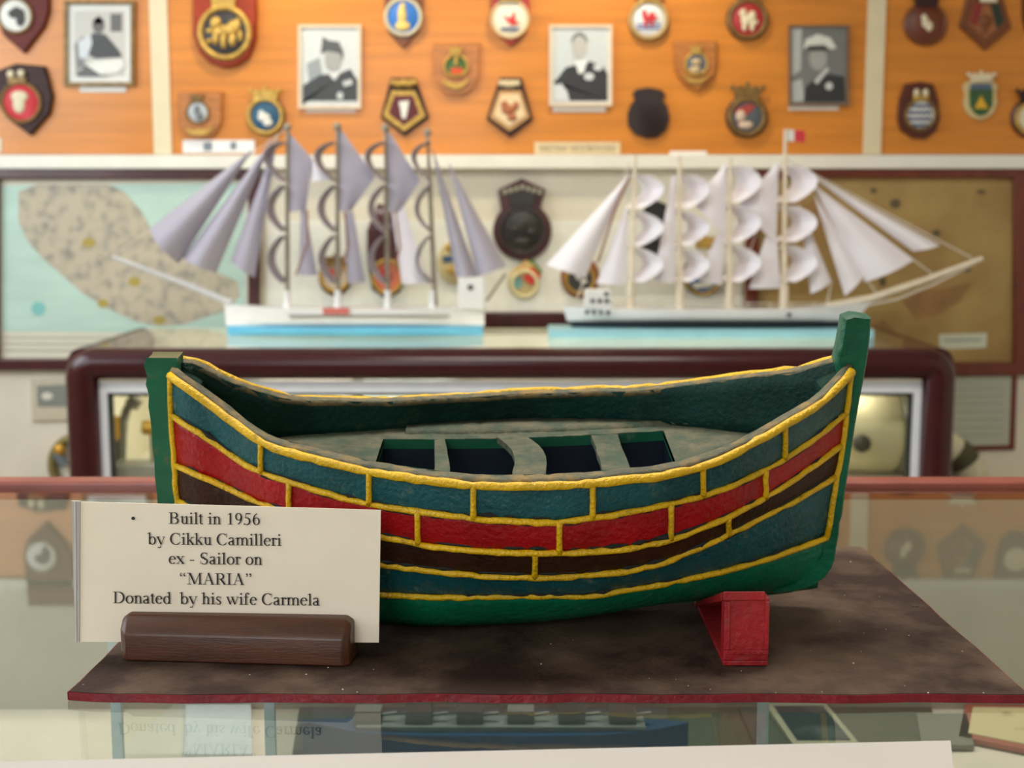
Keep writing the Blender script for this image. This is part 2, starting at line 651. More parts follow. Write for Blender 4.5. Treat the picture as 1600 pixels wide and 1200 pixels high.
# 5 small light shield
q = Wall('badge_plaque', 'small tan wood shield with round silver badge', 'plaque', (313, 178), group=G_TOP)
q.layer('shield_board', shield(314, 143, 68, 73), m_oak, .016, .004)
q.layer('disc', ell(311, 176, 16, 17), flat((176, 180, 184)), .003, .001)
q.ring('rim', 311, 176, 17, 4, m_dkgold)
q.blobs('beast_emblem', [(310, 172, 5, 8), (314, 182, 6, 7)], flat((110, 116, 124)))
q.crown(310, 148, 158, 20, m_dkgold)
q.layer('scroll', [(294, 200), (304, 205), (314, 202), (326, 204), (334, 196), (334, 202), (326, 210), (314, 213), (302, 211), (294, 206)], m_gold, .004, .001)
# 6 blue roundel
q = Wall('badge_plaque', 'gold-roped blue roundel with white beast and gold crown', 'plaque', (416, 178), group=G_TOP)
q.layer('backing', ell(416, 182, 31), m_dkgold, .012, .003)
q.layer('disc', ell(416, 182, 23), flat((34, 84, 116)), .004, .001)
q.ring('rim', 416, 182, 26, 7, m_gold)
q.blobs('beast_emblem', [(414, 184, 10, 7), (420, 192, 8, 6), (410, 178, 5, 5)], WHITE)
q.crown(416, 138, 158, 44, m_gold)
# 8 blue and gold disc
q = Wall('badge_plaque', 'pointed wood plaque with bright blue roundel and gold figure', 'plaque', (630, 30), group=G_TOP)
q.layer('shield_board', [(603, -40), (658, -40), (660, 20), (655, 50), (631, 76), (607, 50), (601, 20)], m_brown, .016, .004)
q.layer('disc', ell(631, 28, 25), flat((44, 112, 196)), .004, .001)
q.ring('rim', 631, 28, 27, 6, flat((206, 196, 166), .4))
q.blobs('figure_emblem', [(629, 26, 7, 16), (630, 42, 12, 8), (630, 12, 5, 6)], mat('pale_gold_paint', (226, 196, 110), .45, .15, 60))
# 9 orange shield w green/red badge
q = Wall('badge_plaque', 'honey wood shield with small green and red badge', 'plaque', (712, 105), group=G_TOP)
q.layer('shield_board', shield(713, 67, 72, 82), m_oak, .016, .004)
q.layer('badge', ell(713, 104, 18, 16), flat((70, 104, 54)), .004, .001)
q.layer('red_field', [(704, 108), (724, 107), (722, 116), (706, 117)], flat((210, 74, 34)), .003, .001)
q.ring('rim', 713, 104, 18, 4, m_gold, ry=16)
q.blobs('figure_emblem', [(713, 98, 3, 9)], m_gold)
q.crown(712, 74, 88, 20, m_gold)
q.layer('scroll', [(692, 124), (704, 130), (713, 132), (724, 130), (734, 122), (732, 130), (722, 138), (713, 141), (702, 138), (693, 131)], m_gold, .004, .001)
# 10 pentagon maroon
q = Wall('badge_plaque', 'dark pentagon plaque with gold border and white figure on maroon', 'plaque', (631, 165), group=G_TOP)
q.layer('backing', [(611, 122), (650, 122), (671, 184), (632, 213), (595, 184)], m_dkwood, .014, .004)
q.layer('border', [(613, 142), (649, 142), (666, 182), (632, 206), (599, 182)], m_gold, .005, .002)
q.layer('field', [(617, 150), (646, 150), (656, 178), (632, 196), (608, 178)], flat((92, 26, 34)), .002)
q.layer('figure_emblem', [[(624, 160), (640, 158), (638, 172), (635, 186), (629, 186), (627, 172)]], WHITE, .004, .001)
q.blobs('crown', [(616, 130, 5, 5), (624, 132, 5, 6), (632, 131, 5, 6), (640, 132, 5, 6), (648, 130, 5, 5)], m_gold)
# 11 red shield with white disc
q = Wall('badge_plaque', 'red shield plaque with white roundel and red bird', 'plaque', (797, 25), group=G_TOP)
q.layer('shield_board', [(768, -40), (826, -40), (828, 20), (822, 52), (798, 73), (774, 50), (768, 20)], mat('red_gloss_board', (168, 44, 30), .35, .15, 20), .018, .005)
q.layer('disc', ell(797, 31, 27), flat((236, 226, 206)), .004, .001)
q.ring('rim', 797, 31, 28, 5, flat((210, 186, 140), .4))
q.layer('bird_emblem', [[(786, 26), (797, 30), (804, 18), (806, 34), (812, 38), (800, 42), (794, 36)]], flat((204, 50, 50)), .004, .001)
q.layer('wave_emblem', [[(782, 45), (812, 45), (810, 49), (784, 49)]], flat((52, 70, 120)), .003)
q.crown(797, -14, 4, 36, m_gold)
# 12 cream pentagon
q = Wall('badge_plaque', 'pentagon plaque with tan animal on cream field', 'plaque', (796, 165), group=G_TOP)
q.layer('backing', [(781, 122), (815, 122), (833, 186), (797, 215), (760, 186)], m_dkwood, .014, .004)
q.layer('border', [(780, 142), (814, 142), (828, 184), (796, 206), (765, 184)], flat((188, 142, 92), .4, .2), .005, .002)
q.layer('field', [(783, 148), (811, 148), (821, 181), (796, 198), (772, 181)], flat((226, 200, 158)), .002)
q.blobs('animal_emblem', [(795, 172, 12, 8), (788, 164, 6, 6), (800, 184, 8, 6), (806, 166, 5, 7)], flat((166, 98, 62)))
q.blobs('crown', [(784, 131, 5, 5), (792, 132, 5, 6), (800, 132, 5, 6), (808, 131, 5, 5)], flat((214, 196, 160)))
# 14
q = Wall('badge_plaque', 'gold-roped white roundel with red lion and blue waves', 'plaque', (1013, 28), group=G_TOP)
q.layer('backing', ell(1013, 32, 32), m_dkgold, .012, .003)
q.layer('disc', ell(1013, 32, 25), flat((222, 222, 226)), .004, .001)
q.layer('wave_emblem', [[(994, 38 + 6 * k), (1032, 38 + 6 * k), (1031, 41 + 6 * k), (995, 41 + 6 * k)] for k in range(2)], flat((84, 104, 160)), .002)
q.ring('rim', 1013, 32, 28, 6, flat((190, 160, 104), .4, .2))
q.blobs('lion_emblem', [(1012, 30, 9, 5), (1006, 22, 4, 6), (1018, 24, 5, 4), (1008, 38, 3, 6), (1018, 37, 3, 6), (1022, 30, 5, 3)], flat((206, 52, 62)))
q.crown(1013, -14, 4, 40, m_gold)
# 15
q = Wall('badge_plaque', 'honey wood shield with gold-edged blue grey badge', 'plaque', (1088, 100), group=G_TOP)
q.layer('shield_board', [(1050, 64), (1118, 64), (1118, 96), (1114, 120), (1090, 143), (1066, 128), (1054, 110)], m_oak, .016, .004)
q.layer('badge', ell(1087, 101, 17, 17), flat((92, 96, 108)), .004, .001)
q.ring('rim', 1087, 101, 17, 4, m_gold)
q.blobs('beast_emblem', [(1087, 98, 8, 5), (1085, 110, 9, 6)], flat((196, 170, 130)))
q.crown(1086, 72, 86, 18, m_gold)
q.layer('scroll', [(1068, 118), (1078, 124), (1090, 126), (1102, 122), (1108, 116), (1104, 124), (1090, 132), (1074, 129)], m_gold, .004, .001)
# 16 dark back
q = Wall('badge_plaque', 'plain near-black badge showing only its dark silhouette', 'plaque', (1013, 178), group=G_TOP)
q.layer('backing', [(988, 146), (994, 140), (1013, 137), (1032, 141), (1039, 147), (1034, 158), (1042, 166), (1046, 184), (1040, 204), (1026, 215), (1010, 217), (992, 210), (981, 196), (980, 178), (985, 164), (992, 156)], flat((38, 22, 22), .5), .016, .004)
# 17
q = Wall('badge_plaque', 'dark gold roundel with white beast on red', 'plaque', (1167, 28), group=G_TOP)
q.layer('backing', ell(1167, 31, 33), m_dkwood, .012, .003)
q.layer('disc', ell(1167, 31, 26), flat((170, 44, 44)), .004, .001)
q.ring('rim', 1167, 31, 28, 7, m_dkgold)
q.blobs('beast_emblem', [(1166, 32, 10, 8), (1160, 22, 6, 7), (1174, 26, 6, 8), (1162, 42, 4, 8), (1174, 42, 4, 8), (1178, 36, 6, 4)], CREAM)
q.crown(1167, -18, 2, 40, m_dkgold)
# 18
q = Wall('badge_plaque', 'bronze crowned roundel half red and half slate', 'plaque', (1167, 175), group=G_TOP)
q.layer('backing', ell(1166, 183, 33), m_dkwood, .012, .003)
q.layer('disc', ell(1166, 183, 25), flat((86, 92, 100)), .004, .001)
q.layer('red_field', [(1146, 172), (1168, 162), (1180, 166), (1166, 180), (1152, 196)], flat((160, 60, 50)), .002)
q.ring('rim', 1166, 183, 27, 7, m_dkgold)
q.blobs('face_emblem', [(1156, 182, 8, 9), (1164, 196, 12, 6)], flat((206, 182, 160)))
q.crown(1166, 132, 158, 48, m_dkgold)
# 20
q = Wall('badge_plaque', 'brown roundel with small white horse head', 'plaque', (1443, 35), group=G_TOP)
q.layer('backing', ell(1445, 38, 34), mat('reddish_brown_wood', (104, 48, 26), .4, .15, 20), .014, .004)
q.ring('rim', 1445, 38, 30, 5, m_brown)
q.blobs('horse_emblem', [(1444, 36, 6, 8), (1450, 42, 6, 8), (1442, 28, 5, 5)], CREAM)
q.crown(1445, -14, 12, 44, m_dkwood)
# 21
q = Wall('badge_plaque', 'brown pentagon plaque with red, green and tan field', 'plaque', (1537, 35), group=G_TOP)
q.layer('backing', [(1512, -14), (1562, -14), (1578, 44), (1537, 79), (1497, 42)], m_brown, .014, .004)
q.layer('field', [(1520, 8), (1558, 8), (1566, 38), (1537, 62), (1510, 38)], flat((150, 92, 50)), .004, .001)
q.layer('red_field', [(1520, 8), (1532, 8), (1522, 42), (1512, 36)], flat((132, 36, 34)), .002)
q.layer('green_field', [(1544, 8), (1558, 8), (1565, 36), (1554, 46)], flat((34, 48, 38)), .002, at=q.d - .002)
q.blobs('animal_emblem', [(1536, 34, 10, 10), (1534, 48, 5, 6)], flat((120, 66, 34)))
q.layer('name_band', [(1528, -2), (1554, -2), (1554, 5), (1528, 5)], CREAM, .003)
# 22
q = Wall('badge_plaque', 'dark brown rounded plaque with blue and white waves roundel', 'plaque', (1435, 175), group=G_TOP)
q.layer('shield_board', [(1412, 132), (1436, 128), (1456, 132), (1464, 155), (1467, 185), (1460, 205), (1444, 217), (1424, 216), (1406, 204), (1401, 186), (1404, 155)], mat('dark_red_wood', (84, 34, 20), .38, .15, 20), .018, .006)
q.layer('disc', ell(1435, 180, 22), WHITE, .004, .001)
q.layer('wave_emblem', [[(1416 + 4 * j, 164 + 10 * k + (1.5 if j % 2 else -1.5)) for j in range(10)] + [(1452 - 4 * j, 169 + 10 * k + (-1.5 if j % 2 else 1.5)) for j in range(10)] for k in range(4)], flat((66, 82, 116)), .002)
q.ring('rim', 1435, 180, 23, 5, m_dkgold)
q.layer('crown', [(1422, 150), (1448, 150), (1446, 158), (1424, 158)], m_gold, .005, .001)
q.blobs('crown_sail', [(1428, 146, 5, 6), (1442, 146, 5, 6)], CREAM)
# 23
q = Wall('badge_plaque', 'wavy-edged cream crest with green field and yellow triangle', 'plaque', (1530, 152), group=G_TOP)
q.layer('border', [(1508, 128), (1552, 128), (1557, 136), (1554, 148), (1557, 160), (1552, 175), (1542, 184), (1530, 188), (1518, 184), (1508, 175), (1504, 160), (1507, 148), (1503, 136)], mat('cream_gold_paint', (206, 186, 134), .45, .1, 60), .012, .003)
q.layer('field', [(1512, 140), (1549, 140), (1548, 165), (1540, 178), (1530, 182), (1520, 178), (1513, 165)], flat((52, 86, 48)), .003)
q.layer('chief', [(1514, 132), (1547, 132), (1547, 141), (1514, 141)], flat((86, 104, 128)), .003, at=.012)
q.layer('triangle_emblem', [(1530, 150), (1541, 170), (1520, 170)], flat((222, 170, 40)), .002)
q.crown(1530, 114, 130, 40, CREAM)
# 24, 25 cut by the frame edge
q = Wall('badge_plaque', 'brown crowned plaque cut by the picture edge beside green crest', 'plaque', (1608, 178), group=G_TOP)
q.layer('backing', ell(1610, 185, 32), mat('dark_red_wood', (84, 34, 20)), .014, .004)
q.ring('rim', 1610, 185, 24, 6, m_gold)
q.layer('disc', ell(1610, 185, 21), CREAM, .003)
q.crown(1608, 138, 160, 44, m_dkwood)
q = Wall('badge_plaque', 'dark plaque cut by the picture edge beside the brown pentagon', 'plaque', (1618, 30), group=G_TOP)
q.layer('shield_board', shield(1626, -30, 60, 96), mat('dark_red_wood', (84, 34, 20)), .016, .004)
q.layer('disc', ell(1628, 20, 20), CREAM, .004)


# ------------------------------------------------------------------ photographs
def photo(label, box, frame_w, frame_m, mat_w, mat_col, bg, shapes, Y=YP, th=.016):
    x0, y0, x1, y1 = box
    q = Wall('framed_photograph', label, 'photograph', ((x0 + x1) / 2, (y0 + y1) / 2), Y, 'framed portraits on the veneer panels')
    fw = frame_w
    for i, poly in enumerate(([(x0, y0), (x1, y0), (x1 - fw, y0 + fw), (x0 + fw, y0 + fw)], [(x1, y0), (x1, y1), (x1 - fw, y1 - fw), (x1 - fw, y0 + fw)],
                 [(x1, y1), (x0, y1), (x0 + fw, y1 - fw), (x1 - fw, y1 - fw)], [(x0, y1), (x0, y0), (x0 + fw, y0 + fw), (x0 + fw, y1 - fw)])):
        mb = MB().prism([wq(a, b, Y) for a, b in poly], Y - th, Y + .0003, .0) if i == 0 else mb.prism([wq(a, b, Y) for a, b in poly], Y - th, Y + .0003, .0)
    mb.build('frame', frame_m, q.t)
    q.layer('mount', [(x0 + fw, y0 + fw), (x1 - fw, y0 + fw), (x1 - fw, y1 - fw), (x0 + fw, y1 - fw)], flat(mat_col), .008)
    a, b, c, d = x0 + fw + mat_w, y0 + fw + mat_w, x1 - fw - mat_w, y1 - fw - mat_w
    q.layer('print', [(a, b), (c, b), (c, d), (a, d)], flat(bg, .4), .001)
    for part, polys, col in shapes:
        cl = []
        for poly in polys:
            cl.append([(min(max(x, a), c), min(max(y, b), d)) for x, y in poly])
        q.layer(part, cl, flat(col, .4), .0006)
    return q


m_ornate = mat('ornate_gilt_frame', (120, 92, 44), .4, .5, 90, metal=.3, bump=.8, bscale=120)
m_whiteframe = mat('pale_frame_wood', (226, 206, 182), .4, .06, 30)
m_dkframe = mat('thin_brown_frame', (120, 92, 70), .4, .15, 30)
photo('photograph of a person seated at a desk in ornate gilt frame', (102, 2, 212, 135), 6, m_ornate, 9, (226, 224, 218), (196, 192, 184), [
    ('window_shape', [[(174, 22), (192, 22), (192, 50), (174, 50)]], (96, 94, 92)),
    ('chair_shape', [[(118, 70), (132, 56), (134, 118), (122, 120)]], (120, 118, 116)),
    ('body_shape', [[(146, 52), (166, 54), (188, 80), (192, 90), (150, 92), (136, 84)]], (58, 56, 56)),
    ('sleeve_shape', [[(124, 66), (142, 54), (146, 66), (138, 92), (126, 92)]], (206, 208, 212)),
    ('head_shape', [ell(155, 40, 9, 12), [(147, 34), (156, 25), (164, 34), (160, 38), (150, 38)]], (94, 88, 84)),
    ('desk_shape', [[(124, 110), (150, 96), (192, 92), (200, 104), (186, 114), (150, 118)]], (224, 222, 216)),
    ('paper_shape', [[(122, 116), (136, 102), (160, 118), (176, 121), (124, 121)]], (88, 86, 84))])
photo('portrait of a person in side cap in pale frame above left ship', (467, 40, 565, 170), 4, m_whiteframe, 2, (212, 210, 206), (206, 210, 212), [
    ('background_shape', [[(480, 100), (500, 90), (506, 124), (484, 134)]], (150, 156, 160)),
    ('body_shape', [[(474, 164), (474, 134), (500, 118), (514, 116), (522, 126), (530, 116), (548, 108), (562, 126), (562, 158), (474, 158)]], (62, 64, 68)),
    ('collar_shape', [[(510, 112), (534, 112), (524, 126)]], (214, 216, 218)),
    ('head_shape', [ell(521, 94, 13, 19)], (164, 163, 160)),
    ('cap_shape', [[(502, 84), (505, 58), (514, 64), (530, 66), (537, 82), (536, 96), (532, 84), (512, 80)]], (84, 86, 90)),
    ('medal_shape', [ell(532, 150, 5, 6), [(536, 128), (550, 124), (552, 132), (538, 136)]], (196, 198, 200))])
photo('portrait of a bald person in dark jacket in pale frame', (858, 40, 956, 166), 4, m_whiteframe, 3, (214, 212, 208), (200, 206, 210), [
    ('body_shape', [[(864, 130), (884, 106), (898, 102), (908, 112), (920, 96), (942, 104), (950, 116), (950, 158), (884, 158), (880, 142), (866, 126)]], (44, 45, 50)),
    ('collar_shape', [[(898, 96), (918, 92), (912, 114), (904, 116)]], (228, 230, 232)),
    ('head_shape', [ell(905, 74, 12, 20)], (186, 184, 180)), ('hair_shape', [ell(905, 70, 13.5, 19, 20, 10, 170) + ell(905, 72, 11, 15, 20, 170, 10)], (120, 120, 118)),
    ('medal_shape', [ell(920, 120, 8, 6), ell(934, 106, 7, 5), [(864, 140), (876, 130), (886, 144), (890, 158), (864, 158)]], (206, 210, 214))])
photo('dark portrait of a person in white peaked cap in thin brown frame', (1231, 40, 1325, 166), 4, m_dkframe, 1, (150, 146, 140), (116, 116, 116), [
    ('background_shape', [[(1236, 44), (1252, 44), (1250, 110), (1236, 120)], [(1236, 128), (1252, 124), (1256, 158), (1236, 160)]], (176, 178, 178)),
    ('body_shape', [[(1254, 160), (1258, 136), (1274, 122), (1294, 116), (1318, 120), (1320, 160)]], (46, 46, 50)),
    ('collar_shape', [[(1270, 128), (1292, 104), (1294, 110), (1276, 132)]], (196, 196, 194)),
    ('head_shape', [ell(1277, 92, 14, 19)], (160, 158, 154)),
    ('cap_shape', [[(1254, 78), (1258, 62), (1276, 54), (1296, 60), (1306, 76), (1296, 78), (1286, 70), (1262, 72)]], (216, 214, 206)),
    ('cap_peak_shape', [[(1262, 74), (1290, 74), (1292, 80), (1262, 80)]], (50, 50, 52)),
    ('medal_shape', [ell(1294, 135, 6, 6)], (200, 200, 198))])


def label_strip(label, box, col, marks=None, Y=YP):
    x0, y0, x1, y1 = box
    q = Wall('caption_label', label, 'label', ((x0 + x1) / 2, (y0 + y1) / 2), Y, 'caption labels on the wall')
    q.layer('card', [(x0, y0), (x1, y0), (x1, y1), (x0, y1)], flat(col), .003)
    if marks:
        q.layer('print', marks, flat((120, 128, 140)), .0004)
    return q


label_strip('white caption label under the gilt framed desk photograph', (125, 134, 197, 144), (226, 222, 216))
label_strip('white caption label under the side cap portrait', (478, 168, 556, 176), (214, 200, 190))
label_strip('white caption label under the bald person portrait', (864, 164, 946, 175), (224, 214, 204))
label_strip('white caption label under the peaked cap portrait', (1232, 162, 1310, 172), (226, 220, 210))
label_strip('wide white paper label above the rail beside left ship sails', (286, 219, 398, 239), (236, 234, 232), [[(318, 223), (332, 222), (332, 236), (318, 236)], [(360, 222), (370, 222), (370, 234), (360, 234)]])
label_strip('small white label curling above rail behind right ship mastheads', (1046, 236, 1104, 242), (232, 228, 224))
label_strip('cream label at the very edge below the dark shield plaque', (-30, 216, 3, 237), (226, 214, 190))


# ------------------------------------------------------------------ lettering
def arc(cx, cy, rx, ry, a0, a1, th=.1, tn=.036, n=16):
    out = []
    prev = None
    for k in range(n + 1):
        a = math.radians(a0 + (a1 - a0) * k / n)
        wd = tn + (th - tn) * abs(math.cos(a)) ** 1.3
        c, s = math.cos(a), math.sin(a)
        nx, ny = c / rx, s / ry
        l = math.hypot(nx, ny)
        nx, ny = nx / l, ny / l
        p, q_ = (cx + rx * c + nx * wd / 2, cy + ry * s + ny * wd / 2), (cx + rx * c - nx * wd / 2, cy + ry * s - ny * wd / 2)
        if prev:
            out.append([prev[0], p, q_, prev[1]])
        prev = (p, q_)
    return out


def ln(x0, y0, x1, y1, w0, w1=None):
    w1 = w0 if w1 is None else w1
    l = math.hypot(x1 - x0, y1 - y0)
    nx, ny = -(y1 - y0) / l, (x1 - x0) / l
    return [[(x0 + nx * w0 / 2, y0 + ny * w0 / 2), (x1 + nx * w1 / 2, y1 + ny * w1 / 2), (x1 - nx * w1 / 2, y1 - ny * w1 / 2), (x0 - nx * w0 / 2, y0 - ny * w0 / 2)]]


def hb(x0, x1, y, t=.034):
    return [[(x0, y), (x1, y), (x1, y + t), (x0, y + t)]]


def stem(x, y0, y1, wd=.095):
    return [[(x - wd / 2, y0), (x + wd / 2, y0), (x + wd / 2, y1), (x - wd / 2, y1)]]


def flag(x, y):
    return [[(x - .13, y - .05), (x + .02, y), (x + .02, y - .06), (x - .13, y - .08)]]


def dot(x, y, r=.055):
    return [[(x + r * math.cos(a), y + r * math.sin(a)) for a in [2 * math.pi * k / 12 for k in range(12)]]]


def hump(x0, x1, y=.45):
    r = (x1 - x0) / 2
    return arc((x0 + x1) / 2, y - .17, r, .155, 160, 0, .09, .04) + stem(x1, 0, y - .17, .09) + hb(x1 - .1, x1 + .1, 0)


GL = {
    'B': (.667, stem(.16, 0, .66) + hb(.02, .34, 0) + hb(.02, .34, .626) + hb(.2, .36, .335) + arc(.33, .495, .165, .15, -90, 90) + arc(.35, .175, .2, .16, -90, 90)),
    'D': (.722, stem(.16, 0, .66) + hb(.02, .34, 0) + hb(.02, .34, .626) + arc(.31, .33, .33, .313, -90, 90, .11)),
    'R': (.667, stem(.16, 0, .66) + hb(.02, .3, 0) + hb(.02, .34, .626) + hb(.2, .36, .31) + arc(.33, .48, .17, .16, -90, 90) + ln(.33, .34, .58, .02, .1) + hb(.5, .66, 0)),
    'C': (.667, arc(.36, .33, .285, .325, 50, 310, .11) + ln(.58, .66, .58, .45, .03) + ln(.54, .085, .62, .16, .035)),
    'S': (.556, arc(.28, .49, .165, .165, 40, 250, .09) + arc(.28, .165, .175, .165, 70, -140, .09) + ln(.2, .41, .37, .26, .1) + ln(.44, .66, .44, .47, .03) + ln(.08, .01, .08, .2, .03)),
    'M': (.889, stem(.13, 0, .64, .036) + stem(.75, 0, .66) + ln(.17, .65, .45, .03, .1) + ln(.45, .02, .73, .64, .036) + hb(.01, .25, 0) + hb(.62, .88, 0) + hb(.01, .2, .626) + hb(.7, .88, .626)),
    'A': (.722, ln(.13, 0, .37, .67, .036) + ln(.35, .67, .6, 0, .1) + hb(.21, .5, .22) + hb(.01, .24, 0) + hb(.46, .71, 0)),
    'I': (.333, stem(.166, 0, .66) + hb(.02, .31, 0) + hb(.02, .31, .626)),
    'u': (.5, flag(.13, .45) + stem(.13, .15, .45, .09) + arc(.25, .15, .12, .135, 180, 320, .09, .04) + stem(.38, 0, .45, .09) + flag(.36, .45) + hb(.36, .49, 0)),
    'i': (.278, stem(.14, 0, .45, .09) + flag(.13, .45) + hb(.02, .26, 0) + dot(.135, .615)),
    'l': (.278, stem(.14, 0, .68, .09) + flag(.13, .68) + hb(.02, .26, 0)),
    't': (.278, stem(.12, .1, .57, .085) + hb(.01, .26, .415) + arc(.19, .1, .07, .085, 180, 320, .085, .04) + [[(.02, .44), (.13, .58), (.13, .44)]]),
    'n': (.5, stem(.12, 0, .45, .09) + flag(.11, .45) + hb(.01, .24, 0) + hump(.14, .38)),
    'm': (.778, stem(.12, 0, .45, .09) + flag(.11, .45) + hb(.01, .24, 0) + hump(.14, .39) + hump(.41, .66)),
    'r': (.333, stem(.12, 0, .45, .09) + flag(.11, .45) + hb(.01, .26, 0) + arc(.24, .33, .1, .09, 170, 60, .07, .05) + dot(.295, .385, .05)),
    'h': (.5, stem(.12, 0, .68, .09) + flag(.11, .68) + hb(.01, .24, 0) + hump(.14, .38)),
    'k': (.5, stem(.12, 0, .68, .09) + flag(.11, .68) + hb(.01, .24, 0) + ln(.16, .2, .38, .44, .036) + ln(.22, .27, .42, .01, .09) + hb(.3, .5, 0) + hb(.28, .47, .415)),
    'b': (.5, stem(.1, 0, .68, .085) + flag(.09, .68) + arc(.26, .215, .16, .215, -165, 165, .095)),
    'd': (.5, stem(.38, 0, .68, .085) + flag(.37, .68) + arc(.23, .215, .16, .215, 15, 345, .095) + hb(.36, .49, 0)),
    'o': (.5, arc(.25, .22, .18, .215, 0, 360, .095)),
    'e': (.444, arc(.23, .22, .165, .215, 10, 320, .095) + hb(.09, .4, .25)),
    'a': (.444, arc(.2, .33, .125, .1, 20, 165, .085, .045) + stem(.31, .06, .35, .09) + arc(.19, .11, .12, .1, 30, 330, .09) + ln(.17, .22, .3, .27, .04) + arc(.37, .06, .055, .05, 180, 320, .06, .04)),
    'y': (.5, ln(.06, .44, .26, .02, .09) + ln(.44, .44, .22, -.14, .036) + arc(.15, -.13, .075, .055, 0, -160, .06, .045) + hb(0, .19, .415) + hb(.34, .49, .415)),
    'x': (.5, ln(.07, .44, .42, .01, .09) + ln(.41, .44, .08, .01, .036) + hb(.01, .2, .415) + hb(.31, .47, .415) + hb(.01, .18, 0) + hb(.3, .49, 0)),
    'w': (.722, ln(.06, .44, .24, .01, .085) + ln(.24, .01, .37, .42, .036) + ln(.33, .44, .5, .01, .085) + ln(.5, .01, .66, .44, .036) + hb(0, .17, .415) + hb(.25, .44, .415) + hb(.58, .72, .415)),
    's': (.389, arc(.19, .335, .105, .1, 40, 250, .07, .045) + arc(.19, .105, .115, .095, 70, -140, .07, .045) + ln(.12, .29, .27, .165, .075) + ln(.31, .44, .31, .32, .03) + ln(.05, .01, .05, .14, .03)),
    'f': (.333, stem(.13, 0, .55, .085) + hb(.02, .27, .415) + hb(.02, .26, 0) + arc(.22, .55, .09, .115, 180, 50, .085, .05) + dot(.29, .62, .045)),
    '1': (.5, stem(.27, 0, .66, .09) + [[(.12, .57), (.28, .67), (.28, .6), (.12, .55)]] + hb(.13, .4, 0)),
    '9': (.5, arc(.24, .45, .155, .2, 0, 360, .09) + arc(.12, .42, .28, .41, 10, -75, .085, .04)),
    '6': (.5, arc(.26, .205, .155, .2, 0, 360, .09) + arc(.37, .24, .28, .41, 190, 105, .085, .04)),
    '5': (.5, hb(.15, .42, .6, .06) + ln(.165, .64, .12, .38, .036) + arc(.19, .2, .19, .2, 110, -90, .1, .05) + dot(.08, .04, .045) + ln(.08, .02, .2, .015, .04)),
    '-': (.333, hb(.04, .29, .19, .055)),
    '\u201c': (.444, dot(.1, .5, .05) + arc(.15, .53, .09, .12, 180, 100, .05, .03) + dot(.3, .5, .05) + arc(.35, .53, .09, .12, 180, 100, .05, .03)),
    '\u201d': (.444, dot(.13, .62, .05) + arc(.08, .59, .09, .12, 0, -80, .05, .03) + dot(.33, .62, .05) + arc(.28, .59, .09, .12, 0, -80, .05, .03)),
    ' ': (.25, []),
    'T': (.61, stem(.3, 0, .66) + hb(.18, .42, 0) + hb(.03, .58, .62) + ln(.03, .65, .03, .5, .03) + ln(.58, .65, .58, .5, .03)),
    'H': (.722, stem(.15, 0, .66) + stem(.57, 0, .66) + hb(.15, .57, .32) + hb(.02, .28, 0) + hb(.44, .7, 0) + hb(.02, .28, .626) + hb(.44, .7, .626)),
    'E': (.61, stem(.16, 0, .66) + hb(.02, .56, 0) + hb(.02, .55, .626) + hb(.16, .42, .32) + ln(.55, .65, .55, .5, .03) + ln(.56, .02, .58, .18, .03)),
    'O': (.722, arc(.36, .33, .3, .32, 0, 360, .11)),
    'Y': (.722, ln(.1, .65, .36, .3, .1) + ln(.6, .65, .36, .3, .04) + stem(.36, 0, .32) + hb(.22, .5, 0) + hb(.0, .25, .626) + hb(.5, .7, .626)),
}


def text_mesh(mb, txt, fn):
    """letters as flat polygons; fn maps em coordinates to a point in space"""
    x = 0.0
    for ch in txt:
        adv, polys = GL[ch]
        for q in polys:
            mb.add([fn(x + a, b) for a, b in q], [tuple(range(len(q)))])
        x += adv


def text_w(txt):
    return sum(GL[c][0] for c in txt)


# ---- title strip on the rail
q = Wall('title_strip', 'cream strip with grey capital letters on rail above ships', 'sign', (903, 231))
q.layer('card', [(835, 222), (969, 222), (969, 241), (835, 241)], flat((222, 200, 160)), .004)
mb = MB()
ems = 118.0 / text_w('BRITISH  DESTROYERS')


def tfn(a, b):
    p = P(843 + a * ems, 236.5 - b * ems * 1.25, YP)
    return (p.x, YP - .0046, p.z)


text_mesh(mb, 'BRITISH  DESTROYERS', tfn)
mb.build('lettering', flat((96, 90, 80)), q.t)

# ------------------------------------------------------------------ maps and display board under the rail
m_maroon = mat('dark_maroon_frame_wood', (66, 16, 22), 0.3, 0.2, 20, coat=.35)
m_redwood = mat('red_brown_frame_wood', (104, 40, 24), 0.32, 0.2, 20, coat=.25)
YW = DW


def frame_rect(q, x0, y0, x1, y1, wd, m, th=.03, part='frame'):
    mb = MB()
    for poly in ([(x0, y0), (x1, y0), (x1 - wd, y0 + wd), (x0 + wd, y0 + wd)], [(x1, y0), (x1, y1), (x1 - wd, y1 - wd), (x1 - wd, y0 + wd)],
                 [(x1, y1), (x0, y1), (x0 + wd, y1 - wd), (x1 - wd, y1 - wd)], [(x0, y1), (x0, y0), (x0 + wd, y0 + wd), (x0 + wd, y1 - wd)]):
        mb.prism([wq(a, b, YW) for a, b in poly], YW - th, YW + .0003)
    return mb.build(part, m, q.t, bevel=.004)


